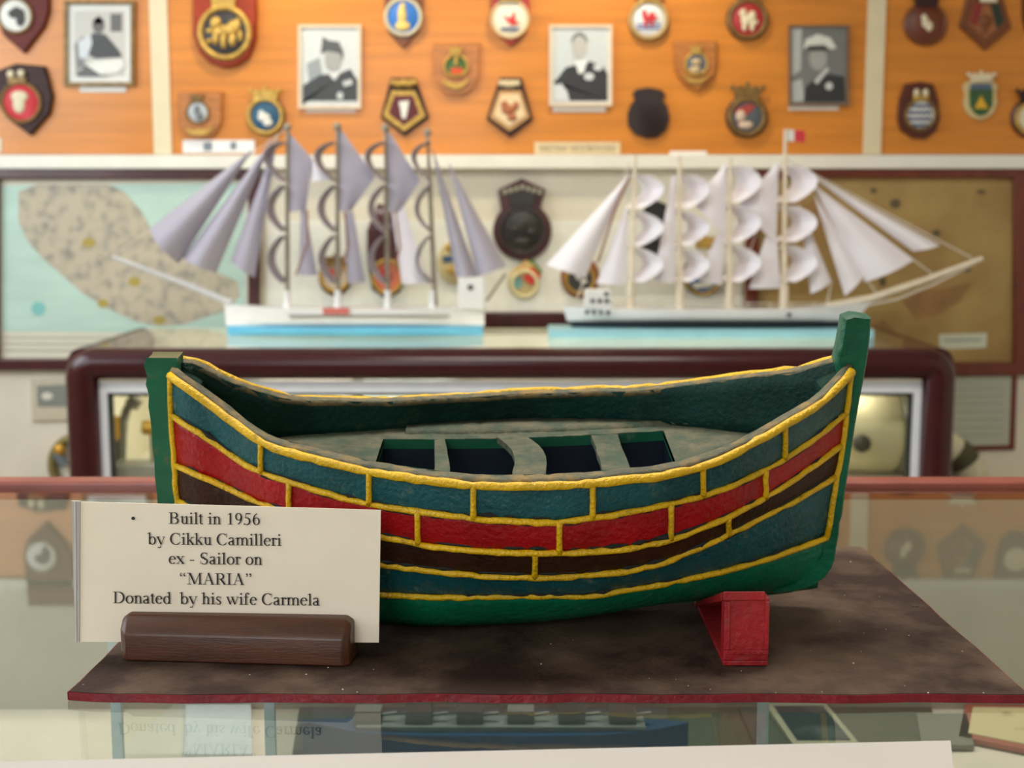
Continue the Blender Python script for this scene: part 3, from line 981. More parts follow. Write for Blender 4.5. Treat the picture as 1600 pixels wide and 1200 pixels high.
# left map
q = Wall('framed_map', 'large framed island map with pale turquoise sea behind left ship', 'map', (200, 420), YW)
frame_rect(q, -16, 262, 408, 577, 18, m_maroon)
q.layer('paper', [(2, 280), (390, 280), (390, 559), (2, 559)], mat('map_paper', (218, 212, 192), .6, .04, 6, stretch=(1, 1, 40)), .006)
q.layer('sea_print', [(4, 290), (384, 286), (384, 520), (4, 518)], mat('map_sea_ink', (184, 210, 198), .6, .07, 4, stretch=(1, 1, 6)), .0006)
q.layer('island_print', [(30, 300), (60, 288), (170, 288), (196, 300), (222, 330), (236, 356), (262, 384), (300, 396), (330, 420), (372, 440), (376, 462), (352, 486), (318, 496), (290, 506), (250, 510), (214, 502), (170, 482), (130, 458), (96, 428), (66, 402), (44, 376), (30, 346)],
        mat('map_land_ink', (190, 178, 156), .6, .1, 30, col2=(146, 140, 128), thr=(.45, .7)), .0006)
for a_, b_, c_, d_ in ((140, 379, 11, 8), (211, 440, 10, 8), (162, 474, 9, 7), (250, 500, 10, 7)):
    q.layer('town_print', ell(a_, b_, c_, d_, 10), flat((170, 150, 72)), .0005, at=q.d)
q.layer('compass_print', [ell(61, 482, 11, 11, 16)], flat((126, 190, 186)), .0004)
q.layer('margin_print', [[(4, 526 + 10 * k), (384, 527 + 10 * k), (384, 528.4 + 10 * k), (4, 527.4 + 10 * k)] for k in range(3)], flat((150, 150, 140)), .0003)
# right map
q = Wall('framed_map', 'framed brown antique map behind right ship bowsprit', 'map', (1378, 420), YW)
frame_rect(q, 1163, 258, 1600, 585, 20, m_redwood)
q.layer('paper', [(1183, 278), (1580, 278), (1580, 565), (1183, 565)], mat('antique_map_paper', (150, 116, 66), .55, .2, 3.5, col2=(178, 150, 92), thr=(.35, .65)), .006)
for pl_ in ([(1408, 470), (1440, 452), (1478, 450), (1520, 440), (1500, 470), (1470, 490), (1430, 500)], [(1330, 520), (1380, 500), (1400, 520), (1350, 540)], [(1236, 330), (1280, 310), (1300, 340), (1260, 370)]):
    q.layer('coast_print', pl_, mat('antique_map_stain', (150, 112, 68), .6, .2, 12), .0004, at=q.d)
for a_, b_, c_, d_ in ((1364, 298, 5, 5), (1398, 318, 9, 8), (1462, 364, 7, 6), (1378, 440, 6, 8), (1532, 300, 8, 4), (1510, 420, 6, 5)):
    q.layer('spot_print', ell(a_, b_, c_, d_, 9), flat((96, 84, 58)), .0004, at=q.d + .0004)
q.layer('caption_card', [(1466, 522), (1541, 520), (1540, 543), (1467, 546)], flat((206, 208, 186)), .0015)
q.layer('caption_print', [(1474, 530), (1532, 529), (1532, 532), (1474, 533)], flat((140, 150, 140)), .0004)
# white display board between the maps
q = Wall('display_board', 'white rough board in maroon frame between the two maps', 'board', (790, 420), YW)
q.layer('sheet', [(416, 345), (1158, 345), (1158, 490), (416, 490)], mat('rough_white_sheet', (232, 230, 220), .8, .04, 30, bump=.6, bscale=60), .006)
mb = MB()
mb.prism([wq(a, b, YW) for a, b in ((412, 487), (1162, 487), (1162, 510), (412, 510))], YW - .03, YW + .0003)
mb.build('lower_frame', m_maroon, q.t, bevel=.004)
G_B = 'plaques on the white board behind the ships'
q = Wall('badge_plaque', 'maroon keyhole-shaped plaque with dark disc between the two ships', 'plaque', (815, 345), YB, G_B)
circ = [(816 + 46 * math.cos(math.radians(a)), 361 + 46 * math.sin(math.radians(a))) for a in range(-52, 233, 12)]
q.layer('backing', [(778, 297), (815, 279), (852, 296)] + circ, m_maroon, .02, .005)
q.layer('disc', ell(816, 360, 34), flat((40, 36, 34), .45), .004, .001)
q.ring('rim', 816, 360, 35, 5, flat((58, 46, 44), .4))
q.layer('crown', [(794, 300), (838, 300), (834, 322), (798, 322)], flat((44, 40, 38), .45), .006, .002)
q.layer('name_band', [[(786 + 9 * k, 298 - 2.5 * min(k, 6 - k) - 1), (792 + 9 * k, 297 - 2.5 * min(k, 6 - k) - 1), (792 + 9 * k, 303 - 2.5 * min(k, 6 - k)), (786 + 9 * k, 304 - 2.5 * min(k, 6 - k))] for k in range(7)], flat((150, 150, 130)), .002)
q.blobs('ship_emblem', [(804, 358, 8, 4), (818, 352, 4, 10), (830, 362, 7, 5), (816, 376, 14, 4)], flat((58, 50, 46), .4))
q = Wall('badge_plaque', 'small colourful crest with red diamond below the keyhole plaque', 'plaque', (820, 432), YB, G_B)
q.layer('backing', ell(818, 440, 25, 27), mat('cream_gold_paint', (206, 186, 134)), .01, .003)
q.layer('green_field', [(824, 396), (848, 424), (838, 432), (818, 412)], flat((112, 140, 62)), .004, .001)
q.layer('tan_field', [(804, 422), (822, 404), (836, 418), (816, 436)], flat((210, 172, 110)), .003, .001)
q.layer('red_diamond', [(832, 416), (845, 430), (830, 446), (817, 433)], flat((206, 52, 38)), .003, .001)
q.layer('blue_field', [(796, 436), (814, 432), (816, 448), (800, 452)], flat((122, 176, 180)), .003, .001, at=.010)
q.ring('scroll', 820, 443, 20, 6, flat((226, 214, 168)))
q = Wall('badge_plaque', 'brown round plaque with gold ring behind the stern deckhouse', 'plaque', (905, 440), YB, G_B)
q.layer('backing', ell(906, 432, 30, 34), mat('orange_brown_wood', (146, 84, 44), .4, .15, 20), .014, .004)
q.ring('rim', 906, 436, 22, 6, m_gold)
q.layer('disc', ell(906, 436, 19), flat((60, 56, 56)), .004)
q.blobs('sail_emblem', [(904, 428, 6, 10), (912, 440, 6, 4)], WHITE)
q = Wall('badge_plaque', 'black oblong plaque half hidden by aft sails of right ship', 'plaque', (1024, 358), YB, G_B)
q.layer('backing', [(1006, 318), (1022, 312), (1042, 320), (1044, 380), (1034, 400), (1014, 402), (1002, 386)], flat((34, 34, 36), .4), .014, .004)
q.blobs('emblem', [(1024, 350, 10, 14), (1024, 376, 12, 6)], flat((52, 50, 50), .35))
q = Wall('badge_plaque', 'blue and white roundel with gold crown behind right ship masts', 'plaque', (1097, 420), YB, G_B)
q.layer('backing', ell(1097, 430, 31, 33), m_dkwood, .012, .003)
q.layer('disc', ell(1097, 430, 26, 28), flat((80, 110, 160)), .004)
q.layer('white_field', [[(1080, 392), (1112, 390), (1112, 400), (1080, 402)], [(1090, 410), (1104, 408), (1106, 430), (1094, 434)], [(1080, 442), (1114, 440), (1110, 448), (1084, 450)]], WHITE, .003)
q.ring('rim', 1097, 430, 28, 6, m_gold, ry=30)
q.crown(1100, 366, 388, 34, m_gold)
q = Wall('badge_plaque', 'round gold and red crest behind second mast of left ship', 'plaque', (524, 428), YB, G_B)
q.layer('backing', ell(524, 432, 26, 30), m_brown, .012, .003)
q.layer('disc', ell(524, 432, 19), flat((206, 190, 170)), .004)
q.layer('red_field', [(512, 420), (522, 418), (524, 430), (514, 434)], flat((196, 60, 50)), .003)
q.ring('rim', 524, 432, 22, 6, m_gold)
q.crown(524, 398, 414, 32, m_dkgold)
q = Wall('badge_plaque', 'dark maroon crowned plaque with red roundel behind third mast', 'plaque', (604, 390), YB, G_B)
q.layer('backing', [(590, 318), (618, 322), (628, 360), (636, 420), (626, 456), (604, 468), (582, 452), (574, 410), (574, 360)], m_maroon, .014, .004)
q.layer('disc', ell(606, 432, 21, 24), flat((222, 120, 90)), .004)
q.layer('red_field', [(596, 420), (610, 416), (614, 436), (598, 440)], flat((180, 30, 50)), .003)
q.ring('rim', 606, 432, 23, 6, m_gold, ry=26)
q = Wall('badge_plaque', 'cream crest with blue band beside left ship stern sails', 'plaque', (712, 412), YB, G_B)
q.layer('backing', ell(710, 410, 26, 34), flat((206, 188, 140)), .012, .003)
q.layer('blue_band', [(692, 400), (728, 398), (728, 408), (692, 410)], flat((60, 84, 120)), .003)
q.blobs('emblem', [(710, 422, 12, 8), (704, 386, 8, 8)], m_gold)
# lower wall: small framed things
q = Wall('framed_picture', 'small pale framed picture low on wall beside cabinet', 'picture', (80, 624), YW)
q.layer('frame', [(50, 592), (112, 590), (112, 656), (52, 658)], flat((196, 186, 164)), .012, .003)
q.layer('print', [(60, 602), (106, 600), (106, 634), (61, 634)], flat((128, 130, 124)), .002)
q.layer('light_shape', [ell(76, 618, 9, 6, 14)], flat((214, 208, 194)), .001)
q = Wall('framed_notice', 'grey paper notice in thin dark frame below brown map', 'notice', (1530, 640), YW)
q.layer('frame', [(1470, 582), (1588, 580), (1584, 702), (1474, 704)], m_redwood, .012, .003)
q.layer('paper', [(1476, 588), (1578, 586), (1574, 694), (1478, 696)], mat('grey_notice_paper', (178, 180, 164), .7, .06, 5), .002)
q.layer('print', [[(1488, 606 + 12 * k), (1566, 605 + 12 * k), (1566, 607 + 12 * k), (1488, 608 + 12 * k)] for k in range(7)], flat((150, 154, 142)), .0004)

# ------------------------------------------------------------------ display cabinet behind
ZC = -0.097
YC0, YC1 = 3.45, 4.10
m_pad = mat('maroon_padded_frame', (58, 13, 19), 0.24, 0.12, 12, coat=.15, spec=.4)
m_alu = mat('white_aluminium', (238, 242, 250), 0.35, 0.03, 30, metal=.1)
m_gask = mat('black_rubber_gasket', (34, 36, 32), .6, .1, 30)
m_cabin = mat('pale_cabinet_lining', (222, 214, 190), .7, .04, 8)
m_topglass = glass_mat('cabinet_glass', (248, 251, 249))
cab = thing('display_cabinet', 'wide glass display cabinet with rounded maroon frame carrying two sailing ships', 'cabinet', (0, (YC0 + YC1) / 2, FLOOR))
xl, xr = P(97, 640, YC0).x, P(1498, 640, YC0).x
RT = .042
x0, x1 = xl + RT, xr - RT
ztop = ZC - RT + .004
zbot = FLOOR + .05


def front_loop(Y):
    pts = []
    r = .035
    for cx, cz, a0 in ((x1 - r, ztop - r, 0), (x0 + r, ztop - r, 90), (x0 + r, zbot + r, 180), (x1 - r, zbot + r, 270)):
        for k in range(7):
            a = math.radians(a0 + 15 * k)
            pts.append((cx + r * math.cos(a), Y, cz + r * math.sin(a)))
    return pts


MB().tube(front_loop(YC0 + RT), RT, 20, closed=True).build('front_frame', m_pad, cab, smooth='all')
for xs in (x0, x1):
    MB().tube([(xs, YC0 + RT + .01, ztop), (xs, YC1 - .02, ztop)], RT * .98, 16).build('side_rail', m_pad, cab, smooth=True)
MB().box(x0 - .02, x0 + .0, YC0 + .08, YC1, zbot, ztop).build('side_panel', m_pad, cab)
MB().box(x1 - .0, x1 + .02, YC0 + .08, YC1, zbot, ztop).build('side_panel', m_pad, cab)
MB().box(x0, x1, YC1 - .03, YC1 - .015, zbot, ZC).build('back_panel', m_cabin, cab)
MB().box(x0, x1, YC0 + .06, YC1, FLOOR + .001, zbot + .02).build('base', m_pad, cab)
MB().box(x0 + .005, x1 - .005, YC0 + .045, YC1 - .031, ZC - .008, ZC).build('glass_top', m_topglass, cab)
for xa_, xb_ in ((x0 + .0005, x0 + .004), (x1 - .004, x1 - .0005)):
    MB().box(xa_, xb_, YC0 + .09, YC1 - .031, zbot + .02, ztop - .01).build('side_lining', m_cabin, cab)
al0, al1 = P(150, 640, YC0 + .05).x, P(1445, 640, YC0 + .05).x
azt = P(800, 596, YC0 + .05).z
mb = MB()
aw = .030
mitre(mb, al0, al1, zbot + .04, azt, aw, YC0 + .05, YC0 + .075)
mb.build('door_frame', m_alu, cab)
mb = MB()
gw = .012
ga0, ga1, gzt, gzb = al0 + aw, al1 - aw, azt - aw, zbot + .04 + aw
mitre(mb, ga0, ga1, gzb, gzt, gw * .8, YC0 + .057, YC0 + .078)
mb.build('gasket', m_gask, cab)
MB().box(ga0, ga1, YC0 + .062, YC0 + .067, gzb, gzt).build('door_glass', m_topglass, cab)
ZSH = -.47
area('cabinet_fill_light', (0, YC0 + .16, ZC - .075), (0, YC0 + .45, -.6), 1.9, .03, 7.5, (1.0, .95, .82))  # added fill that brightens the cabinet interior, no fitting of its own
MB().box(x0 + .0045, x1 - .0045, YC0 + .09, YC1 - .031, ZSH - .008, ZSH).build('shelf', m_cabin, cab)

# things inside the cabinet
ZSH += .001
t = thing('brass_instrument', 'grey bent-arm instrument with brass drums inside cabinet beside its edge', 'instrument', P(205, 720, 3.585))
t.location.z = ZSH
PLOC[t.name] = Vector(t.location)
Yi = 3.585
m_gunm = mat('grey_green_metal', (130, 124, 104), .5, .15, 30, metal=.2)
m_brassy = mat('polished_brass', (210, 160, 60), .3, .15, 30, metal=.6)
MB().tube([P(190, 718, Yi), P(191, 690, Yi), P(193, 660, Yi), P(198, 640, Yi), P(207, 628, Yi)], .012, 10).build('arm', m_gunm, t, smooth=True)
MB().tube([P(205, 634, Yi), P(214, 622, Yi)], .02, 10).build('head', m_gunm, t, smooth=True)
bx = P(178, 668, Yi)
MB().lathe([(.02, -.03), (.022, -.02), (.022, .02), (.02, .03)], bx, 'z', 20).build('brass_drum', m_brassy, t, smooth=True)
bx = P(238, 668, Yi)
MB().lathe([(.018, -.025), (.02, -.02), (.02, .02), (.018, .025)], bx, 'x', 20).build('brass_drum', m_brassy, t, smooth=True)
pb = P(205, 735, Yi)
MB().box(pb.x - .06, pb.x + .09, Yi - .045, Yi + .05, ZSH, P(200, 722, Yi).z).build('base_block', mat('grey_instrument_base', (150, 144, 130), .5, .1, 30), t, bevel=.006)
MB().tube([(bx.x, Yi, bx.z), (bx.x, Yi, ZSH + .03)], .008, 8).build('drum_post', m_gunm, t)
bx = P(178, 668, Yi)
MB().tube([(bx.x, Yi, bx.z), (bx.x, Yi, ZSH + .03)], .008, 8).build('drum_post', m_gunm, t)
t = thing('signal_lamp', 'cream barrel-shaped lamp with dark knob inside cabinet', 'lamp', (P(1375, 700, 3.70).x, 3.70, ZSH))
c = P(1372, 672, 3.70)
rr = (c.z - ZSH - .003) / 1.05
m_lampc = mat('cream_enamel', (208, 194, 154), .4, .08, 12)
MB().lathe([(rr * .7, -.20), (rr * .95, -.17), (rr, -.05), (rr, .035), (rr * .94, .045)], c, 'x', 36).build('barrel', m_lampc, t, smooth=True)
MB().lathe([(rr * 1.0, -.004), (rr * 1.04, 0), (rr * 1.04, .012), (rr, .016)], (c.x + .05, c.y, c.z), 'x', 36).build('band', mat('grey_band', (120, 112, 92), .4, .1, 20), t, smooth=True)
MB().lathe([(rr * .94, -.02), (rr * .9, .0), (rr * .6, .022)], (c.x + .066, c.y, c.z), 'x', 36).build('end_cap', m_lampc, t, smooth=True)
kx = P(1342, 690, 3.60)
MB().lathe([(.015, 0), (.024, -.012), (.024, -.03), (.015, -.036)], (kx.x, c.y - rr * .92, kx.z), 'y', 20).build('knob', mat('dark_bakelite', (70, 62, 50), .4, .1, 30), t, smooth=True)

for px, col, hgt, lab in ((480, (214, 208, 190), .30, 'cream upright plate inside cabinet below left part of boat rim'), (640, (190, 196, 186), .32, 'pale grey card standing inside cabinet behind boat rim'),
                          (960, (120, 86, 60), .22, 'brown wooden box inside cabinet hidden behind boat')):
    pp = P(px, 640, 3.8)
    t = thing('display_card' if hgt > .25 else 'wooden_box', lab, 'card' if hgt > .25 else 'box', (pp.x, 3.8, ZSH))
    MB().box(pp.x - .13, pp.x + .13, 3.79, 3.81 if hgt > .25 else 3.95, ZSH, ZSH + hgt).build('panel' if hgt > .25 else 'body', flat(col), t)
    MB().box(pp.x - .14, pp.x + .14, 3.78, 3.82 if hgt > .25 else 3.96, ZSH, ZSH + .015).build('foot', flat((120, 110, 95)), t)

# lifebuoy and brass ring beside the cabinet
cz = P(1447, 775, 4.17)
t = thing('lifebuoy', 'cream lifebuoy with dark patch leaning on wall behind cabinet', 'lifebuoy', (cz.x, 4.2, cz.z))
R0 = P(1529, 775, 4.17).x - cz.x
pts = [(cz.x + R0 * math.cos(a), 4.21, cz.z + R0 * math.sin(a)) for a in [2 * math.pi * k / 48 for k in range(48)]]
MB().tube(pts, .05, 16, closed=True).build('ring', mat('cream_canvas', (214, 208, 178), .6, .06, 20), t, smooth='all')
mb = MB()
a0 = math.radians(46)
for k in range(16):
    an = 2 * math.pi * k / 16
    mb.v.append(Vector((0, 0, 0)))
mb = MB()
rowsb = []
for i in range(5):
    aa = a0 - .16 + .08 * i
    row = []
    for k in range(9):
        ph = math.pi * (0.75 + 0.6 * k / 8)
        rad = R0 + .0515 * math.cos(ph + math.pi)
        row.append((cz.x + rad * math.cos(aa), 4.21 - .0515 * abs(math.sin(ph)), cz.z + rad * math.sin(aa)))
    rowsb.append(row)
t2 = MB()
t2.tube([(cz.x + R0 * math.cos(a0 - .16 + .04 * k), 4.21, cz.z + R0 * math.sin(a0 - .16 + .04 * k)) for k in range(9)], .0515, 16).build('band', mat('dark_olive_band', (78, 72, 48), .6, .1, 20), t, smooth=True)
for k in range(4):
    an = math.radians(45 + 90 * k + 45)
    MB().tube([(cz.x + R0 * math.cos(an - .1 + .04 * i), 4.21, cz.z + R0 * math.sin(an - .1 + .04 * i)) for i in range(6)], .0515, 16).build('band', mat('tan_band', (176, 150, 110), .6, .1, 20), t, smooth=True)
cz = P(108, 738, 4.15)
t = thing('brass_hoop', 'brass hoop with grey clasp against wall behind cabinet corner', 'hoop', (cz.x, 4.2, cz.z))
R1 = .095
pts = [(cz.x + R1 * math.cos(a), 4.27, cz.z + R1 * math.sin(a)) for a in [2 * math.pi * k / 40 for k in range(40)]]
MB().tube(pts, .014, 10, closed=True).build('ring', mat('old_brass', (140, 124, 76), .4, .15, 20, metal=.3), t, smooth='all')
pp = P(92, 716, 4.25)
MB().tube([(pp.x - .01, 4.25, pp.z + .02), (pp.x + .02, 4.25, pp.z - .025)], .016, 10).build('clasp', flat((104, 112, 116)), t, smooth=True)
MB().ball((pp.x + .005, 4.245, pp.z + .028), .02, .014, .02).build('brass_knob', m_brassy, t, smooth='all')


# ------------------------------------------------------------------ paper sailing ships
m_paper_shaded = mat('shaded_white_paper_sail', (170, 164, 178), .7, .03, 10)  # white sail paper with backlit shade put into its colour
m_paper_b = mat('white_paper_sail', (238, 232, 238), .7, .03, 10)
m_mast_a = mat('grey_wood_mast', (150, 140, 124), .5, .12, 40)
m_mast_b = mat('cream_wood_mast', (226, 212, 188), .5, .08, 40)
m_hullw = mat('white_hull_paint', (236, 234, 232), .35, .04, 12)
m_hullblue = mat('sky_blue_hull_paint', (92, 172, 206), .35, .06, 12)
m_hullblk = mat('black_hull_paint', (30, 32, 40), .35, .06, 12)
m_rope = mat('pale_cord', (214, 204, 190), .8, .1, 60)
m_bline = mat('brown_cord', (140, 92, 70), .8, .1, 60)


def sail(t, Y, pts, m, bulge=.02, part='sail', n=10, tilt=0.0):
    """pts: apex, base1, base2 (triangle) or four corners, in measured outline order; bulges along the depth of the ship"""
    if len(pts) == 3:
        A, B, D = [P(x, y, Y) for x, y in pts]
        rows = [[A.lerp(B.lerp(D, j / n), max(.02, i / n)) for j in range(n + 1)] for i in range(n + 1)]
    else:
        A, A2, D, B = [P(x, y, Y) for x, y in pts]
        rows = [[A.lerp(A2, j / n).lerp(B.lerp(D, j / n), i / n) for j in range(n + 1)] for i in range(n + 1)]
    for i, r in enumerate(rows):
        for j, p in enumerate(r):
            p.y += -bulge * math.sin(math.pi * j / n) * (i / n) ** .7 + tilt * (j / n - .5)
    return MB().sheet(rows, (0, .0012, 0)).build(part, m, t, smooth=True)


def square_sail(t, Y, top, mid, bot, m, half=.05, part='square_sail', brace=0.0):
    """sail set across the ship, curving along its length; profile measured, width across the ship"""
    a, c, d = P(top[0], top[1], Y), P(mid[0], mid[1], Y), P(bot[0], bot[1], Y)
    rows = []
    n = 10
    for i in range(n + 1):
        s = i / n
        p = a.lerp(d, s)
        off = (c - a.lerp(d, .5)) * (4 * s * (1 - s))
        q_ = p + off
        rows.append([(q_.x + brace * f_, Y + half * f_, q_.z) for f_ in (-1, -.4, .4, 1)])
    mb = MB().sheet(rows, (.0012, 0, 0))
    return mb.build(part, m, t, smooth=True)


def hull_loft(x0, x1, zk, zd, half, sheer0, sheer1, Yc, n=24, rake0=.0, rake1=.0, full=2.5):
    """white hull: returns rows deck edge (near) .. keel .. deck edge (far)"""
    rows = []
    for k, (fz, fb) in enumerate(((1, 1), (.55, .98), (.2, .85), (0, .55), (0, 0), (0, -.55), (.2, -.85), (.55, -.98), (1, -1))):
        row = []
        for i in range(n + 1):
            u = i / n
            b = half * max(.04, (1 - abs(2 * u - 1) ** full))
            z = zk + (zd - zk) * fz
            if fz > .5:
                z += (sheer0 * max(0, 1 - u * 3) ** 2 + sheer1 * max(0, u * 3 - 2) ** 2) * fz
            x = x0 + (x1 - x0) * u
            x += -rake0 * fz * max(0, 1 - u * 4) + rake1 * fz * max(0, u * 4 - 3)
            row.append(Vector((x, Yc - fb * b, z)))
        rows.append(row)
    return rows


def build_hull(t, rows, part, m, cap=True):
    mb = MB().grid(rows)
    n = len(rows[0])
    # deck
    dk = [rows[0], [(a + b) / 2 for a, b in zip(rows[0], rows[-1])], rows[-1]]
    mb.grid(dk)
    for i in (0, n - 1):
        mb.add([r[i] for r in rows], [tuple(range(len(rows)))])
    return mb.build(part, m, t, smooth=True)


def mast(t, Y, px, ytop, ybase, r, m):
    a, b = P(px[0], ytop, Y), P(px[1], ybase, Y)
    mb = MB().tube([b, a.lerp(b, .5), a], [r, r * .8, r * .5], 8)
    return mb.build('mast', m, t, smooth=True)


# left ship, bow towards the left wall
Y1 = 3.86
t = thing('model_ship', 'paper-sailed four-mast ship with light blue waterline, bow towards turquoise map', 'model ship', (P(555, 520, Y1).x, Y1, ZC), 'paper-sailed model ships on the cabinet')
hx0, hx1 = P(354, 520, Y1).x, P(757, 520, Y1).x
zwl = P(500, 509, Y1).z
zdk = P(500, 481, Y1).z
build_hull(t, hull_loft(hx0, hx1, zwl, zdk, .055, .012, .004, Y1, rake0=.004, full=3.2), 'hull', m_hullw)
build_hull(t, hull_loft(hx0 + .003, hx1 - .004, ZC + .0005, zwl + .0005, .054, 0, 0, Y1, full=3.2), 'waterline_band', m_hullblue)
p0, p1 = P(452, 494, Y1 - .056), P(702, 492, Y1 - .056)
MB().box(p0.x, p1.x, Y1 - .0575, Y1 - .052, p0.z - .004, p0.z + .004).build('side_rail', flat((150, 146, 138)), t)
p0, p1 = P(505, 491, Y1 - .056), P(545, 481, Y1 - .056)
MB().box(p0.x, p1.x, Y1 - .060, Y1 - .052, p0.z, p1.z).build('name_board', flat((206, 110, 100)), t)
p0, p1 = P(716, 474, Y1 - .03), P(757, 434, Y1 - .03)
MB().box(p0.x, p1.x, Y1 - .03, Y1 + .03, zdk - .002, p1.z).build('deckhouse', m_hullw, t, bevel=.003)
c = P(735, 449, Y1 - .03)
MB().lathe([(.008, .004), (.009, -.002), (.006, -.003)], (c.x, Y1 - .03, c.z), 'y', 16).build('porthole', flat((90, 90, 92)), t)
MB().tube([P(362, 474, Y1), P(300, 448, Y1), P(176, 401, Y1)], [.011, .009, .005], 8).build('bowsprit', mat('pale_wood_bowsprit', (206, 204, 206), .5, .06, 40), t, smooth=True)
for px, yt in (((449, 449), 197), ((527, 528), 196), ((602, 606), 198), ((668, 680), 205)):
    mast(t, Y1, px, yt, 478, .008, m_mast_a)
    pt = P(px[0], yt + 2, Y1)
    MB().ball((pt.x, Y1, pt.z), .012, .012, .012, 8, 6).build('masthead', m_mast_a, t, smooth='all')
for px in (449, 528, 606, 676):
    b_ = P(px, 470, Y1)
    MB().lathe([(.012, -.02), (.009, .0), (.010, .03)], b_, 'z', 12).build('mast_collar', m_hullw, t)
# jibs
sail(t, Y1, [(397, 230), (234, 357), (279, 413)], m_paper_shaded, .05)
sail(t, Y1, [(428, 214), (285, 403), (338, 426)], m_paper_shaded, .045)
sail(t, Y1, [(434, 212), (360, 408), (398, 434)], m_paper_shaded, .02)
# gaff topsails and lower sails
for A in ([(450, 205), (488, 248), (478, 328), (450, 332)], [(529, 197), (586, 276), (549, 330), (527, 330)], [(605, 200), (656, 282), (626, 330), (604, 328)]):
    sail(t, Y1 + .004, A, m_paper_shaded, .015, n=8)
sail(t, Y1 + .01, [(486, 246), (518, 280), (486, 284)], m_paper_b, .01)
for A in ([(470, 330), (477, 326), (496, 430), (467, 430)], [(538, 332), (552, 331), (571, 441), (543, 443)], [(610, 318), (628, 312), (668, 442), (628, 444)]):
    sail(t, Y1 + .004, A, m_paper_b if A[0][0] > 600 else m_paper_shaded, .012, n=8)  # third lower sail reads as lit, so it takes the unshaded paper
sail(t, Y1, [(674, 226), (746, 432), (712, 432)], m_paper_shaded, .03)
sail(t, Y1, [(700, 252), (791, 416), (746, 432)], m_paper_shaded, .03)
# square sails, thin crescents
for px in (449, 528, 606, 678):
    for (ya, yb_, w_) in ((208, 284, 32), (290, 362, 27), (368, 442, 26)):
        square_sail(t, Y1, (px - 6, ya + (14 if ya < 210 else 0)), (px - w_, (ya + yb_) / 2), (px - 4, yb_), m_paper_shaded, .045, brace=.004)
for a, b in (((449, 200), (176, 401)), ((434, 212), (300, 448))):
    MB().tube([P(a[0], a[1], Y1), P(b[0], b[1], Y1)], .0012, 5).build('stay', m_rope, t)
for a, b in (((488, 328), (462, 430)), ((546, 330), (530, 436)), ((626, 330), (612, 440))):
    MB().tube([P(a[0] - 8, a[1], Y1 - .05), P((a[0] + b[0]) / 2 + 6, (a[1] + b[1]) / 2, Y1 - .05), P(b[0], b[1], Y1 - .05)], .003, 6).build('brown_stay', m_bline, t)
MB().tube([P(760, 470, Y1), P(790, 428, Y1)], .004, 6).build('flagstaff', m_mast_a, t)

# right ship, bow towards the right wall
Y2 = 3.84
t = thing('model_ship', 'paper-sailed four-mast ship with black waterline and flag on pale blue base', 'model ship', (P(1100, 520, Y2).x, Y2, ZC), 'paper-sailed model ships on the cabinet')
p0, p1 = P(858, 527, Y2 - .08), P(1366, 527, Y2 - .08)
zbs = P(1000, 515, Y2 - .08).z
MB().box(p0.x, p1.x, Y2 - .08, Y2 + .08, ZC + .0005, zbs).build('base_plate', mat('pale_blue_base_paint', (148, 200, 212), .3, .05, 12), t, bevel=.003)
hx0, hx1 = P(886, 505, Y2).x, P(1335, 505, Y2).x
zwl = P(1000, 503, Y2 - .03).z
zdk = P(1000, 483, Y2 - .03).z
build_hull(t, hull_loft(hx0, hx1, zwl, zdk, .05, .006, .022, Y2, rake0=.012, rake1=.05, full=3.0), 'hull', m_hullw)
build_hull(t, hull_loft(hx0 + .012, hx1 - .004, zbs - .0005, zwl + .0005, .049, 0, 0, Y2, full=3.0), 'waterline_band', m_hullblk)
p0, p1 = P(914, 480, Y2 - .03), P(955, 453, Y2 - .03)
dh = MB().box(p0.x, p1.x, Y2 - .03, Y2 + .03, zdk - .002, p1.z).build('deckhouse', m_hullw, t, bevel=.003)
for cx, cy, yy in [(917 + 11 * k, 488, Y2 - .046) for k in range(4)] + [(926 + 11 * k, 470, Y2 - .031) for k in range(3)] + [(947, 459, Y2 - .031)]:
    c = P(cx, cy, yy)
    MB().lathe([(.006, .004), (.0065, -.002), (.004, -.003)], (c.x, yy, c.z), 'y', 12).build('porthole', flat((40, 42, 46)), t)
c = P(1233, 492, Y2 - .05)
MB().lathe([(.006, .004), (.0065, -.002), (.004, -.003)], (c.x, Y2 - .05, c.z), 'y', 12).build('hawse_hole', flat((40, 42, 46)), t)
MB().tube([P(1290, 480, Y2), P(1362, 466, Y2), P(1450, 436, Y2), P(1535, 404, Y2)], [.012, .011, .009, .007], 8).build('bowsprit', m_mast_b, t, smooth=True)
MB().tube([P(1330, 482, Y2), P(1400, 468, Y2), P(1460, 444, Y2), P(1530, 408, Y2)], .003, 6).build('martingale_stay', m_rope, t)
for px, yt in (((993, 985), 243), ((1062, 1063), 243), ((1141, 1140), 246), ((1227, 1225), 202)):
    mast(t, Y2, px, yt, 480, .009, m_mast_b)
for px in (985, 1063, 1140, 1225):
    b_ = P(px, 474, Y2)
    MB().lathe([(.013, -.02), (.013, .03), (.01, .06)], b_, 'z', 12).build('mast_collar', m_mast_b, t)
sail(t, Y2, [(985, 270), (854, 414), (914, 434)], m_paper_b, .03)
sail(t, Y2, [(979, 322), (981, 326), (978, 445), (932, 443)], m_paper_b, .012, n=8)
sail(t, Y2, [(1050, 276), (1056, 274), (1054, 443), (1021, 438)], m_paper_b, .012, n=8)
sail(t, Y2, [(1136, 252), (1083, 318), (1134, 372)], m_paper_b, .015)
sail(t, Y2, [(1120, 366), (1132, 362), (1128, 446), (1090, 438)], m_paper_b, .012, n=8)
sail(t, Y2, [(1217, 251), (1153, 322), (1213, 384)], m_paper_b, .015)
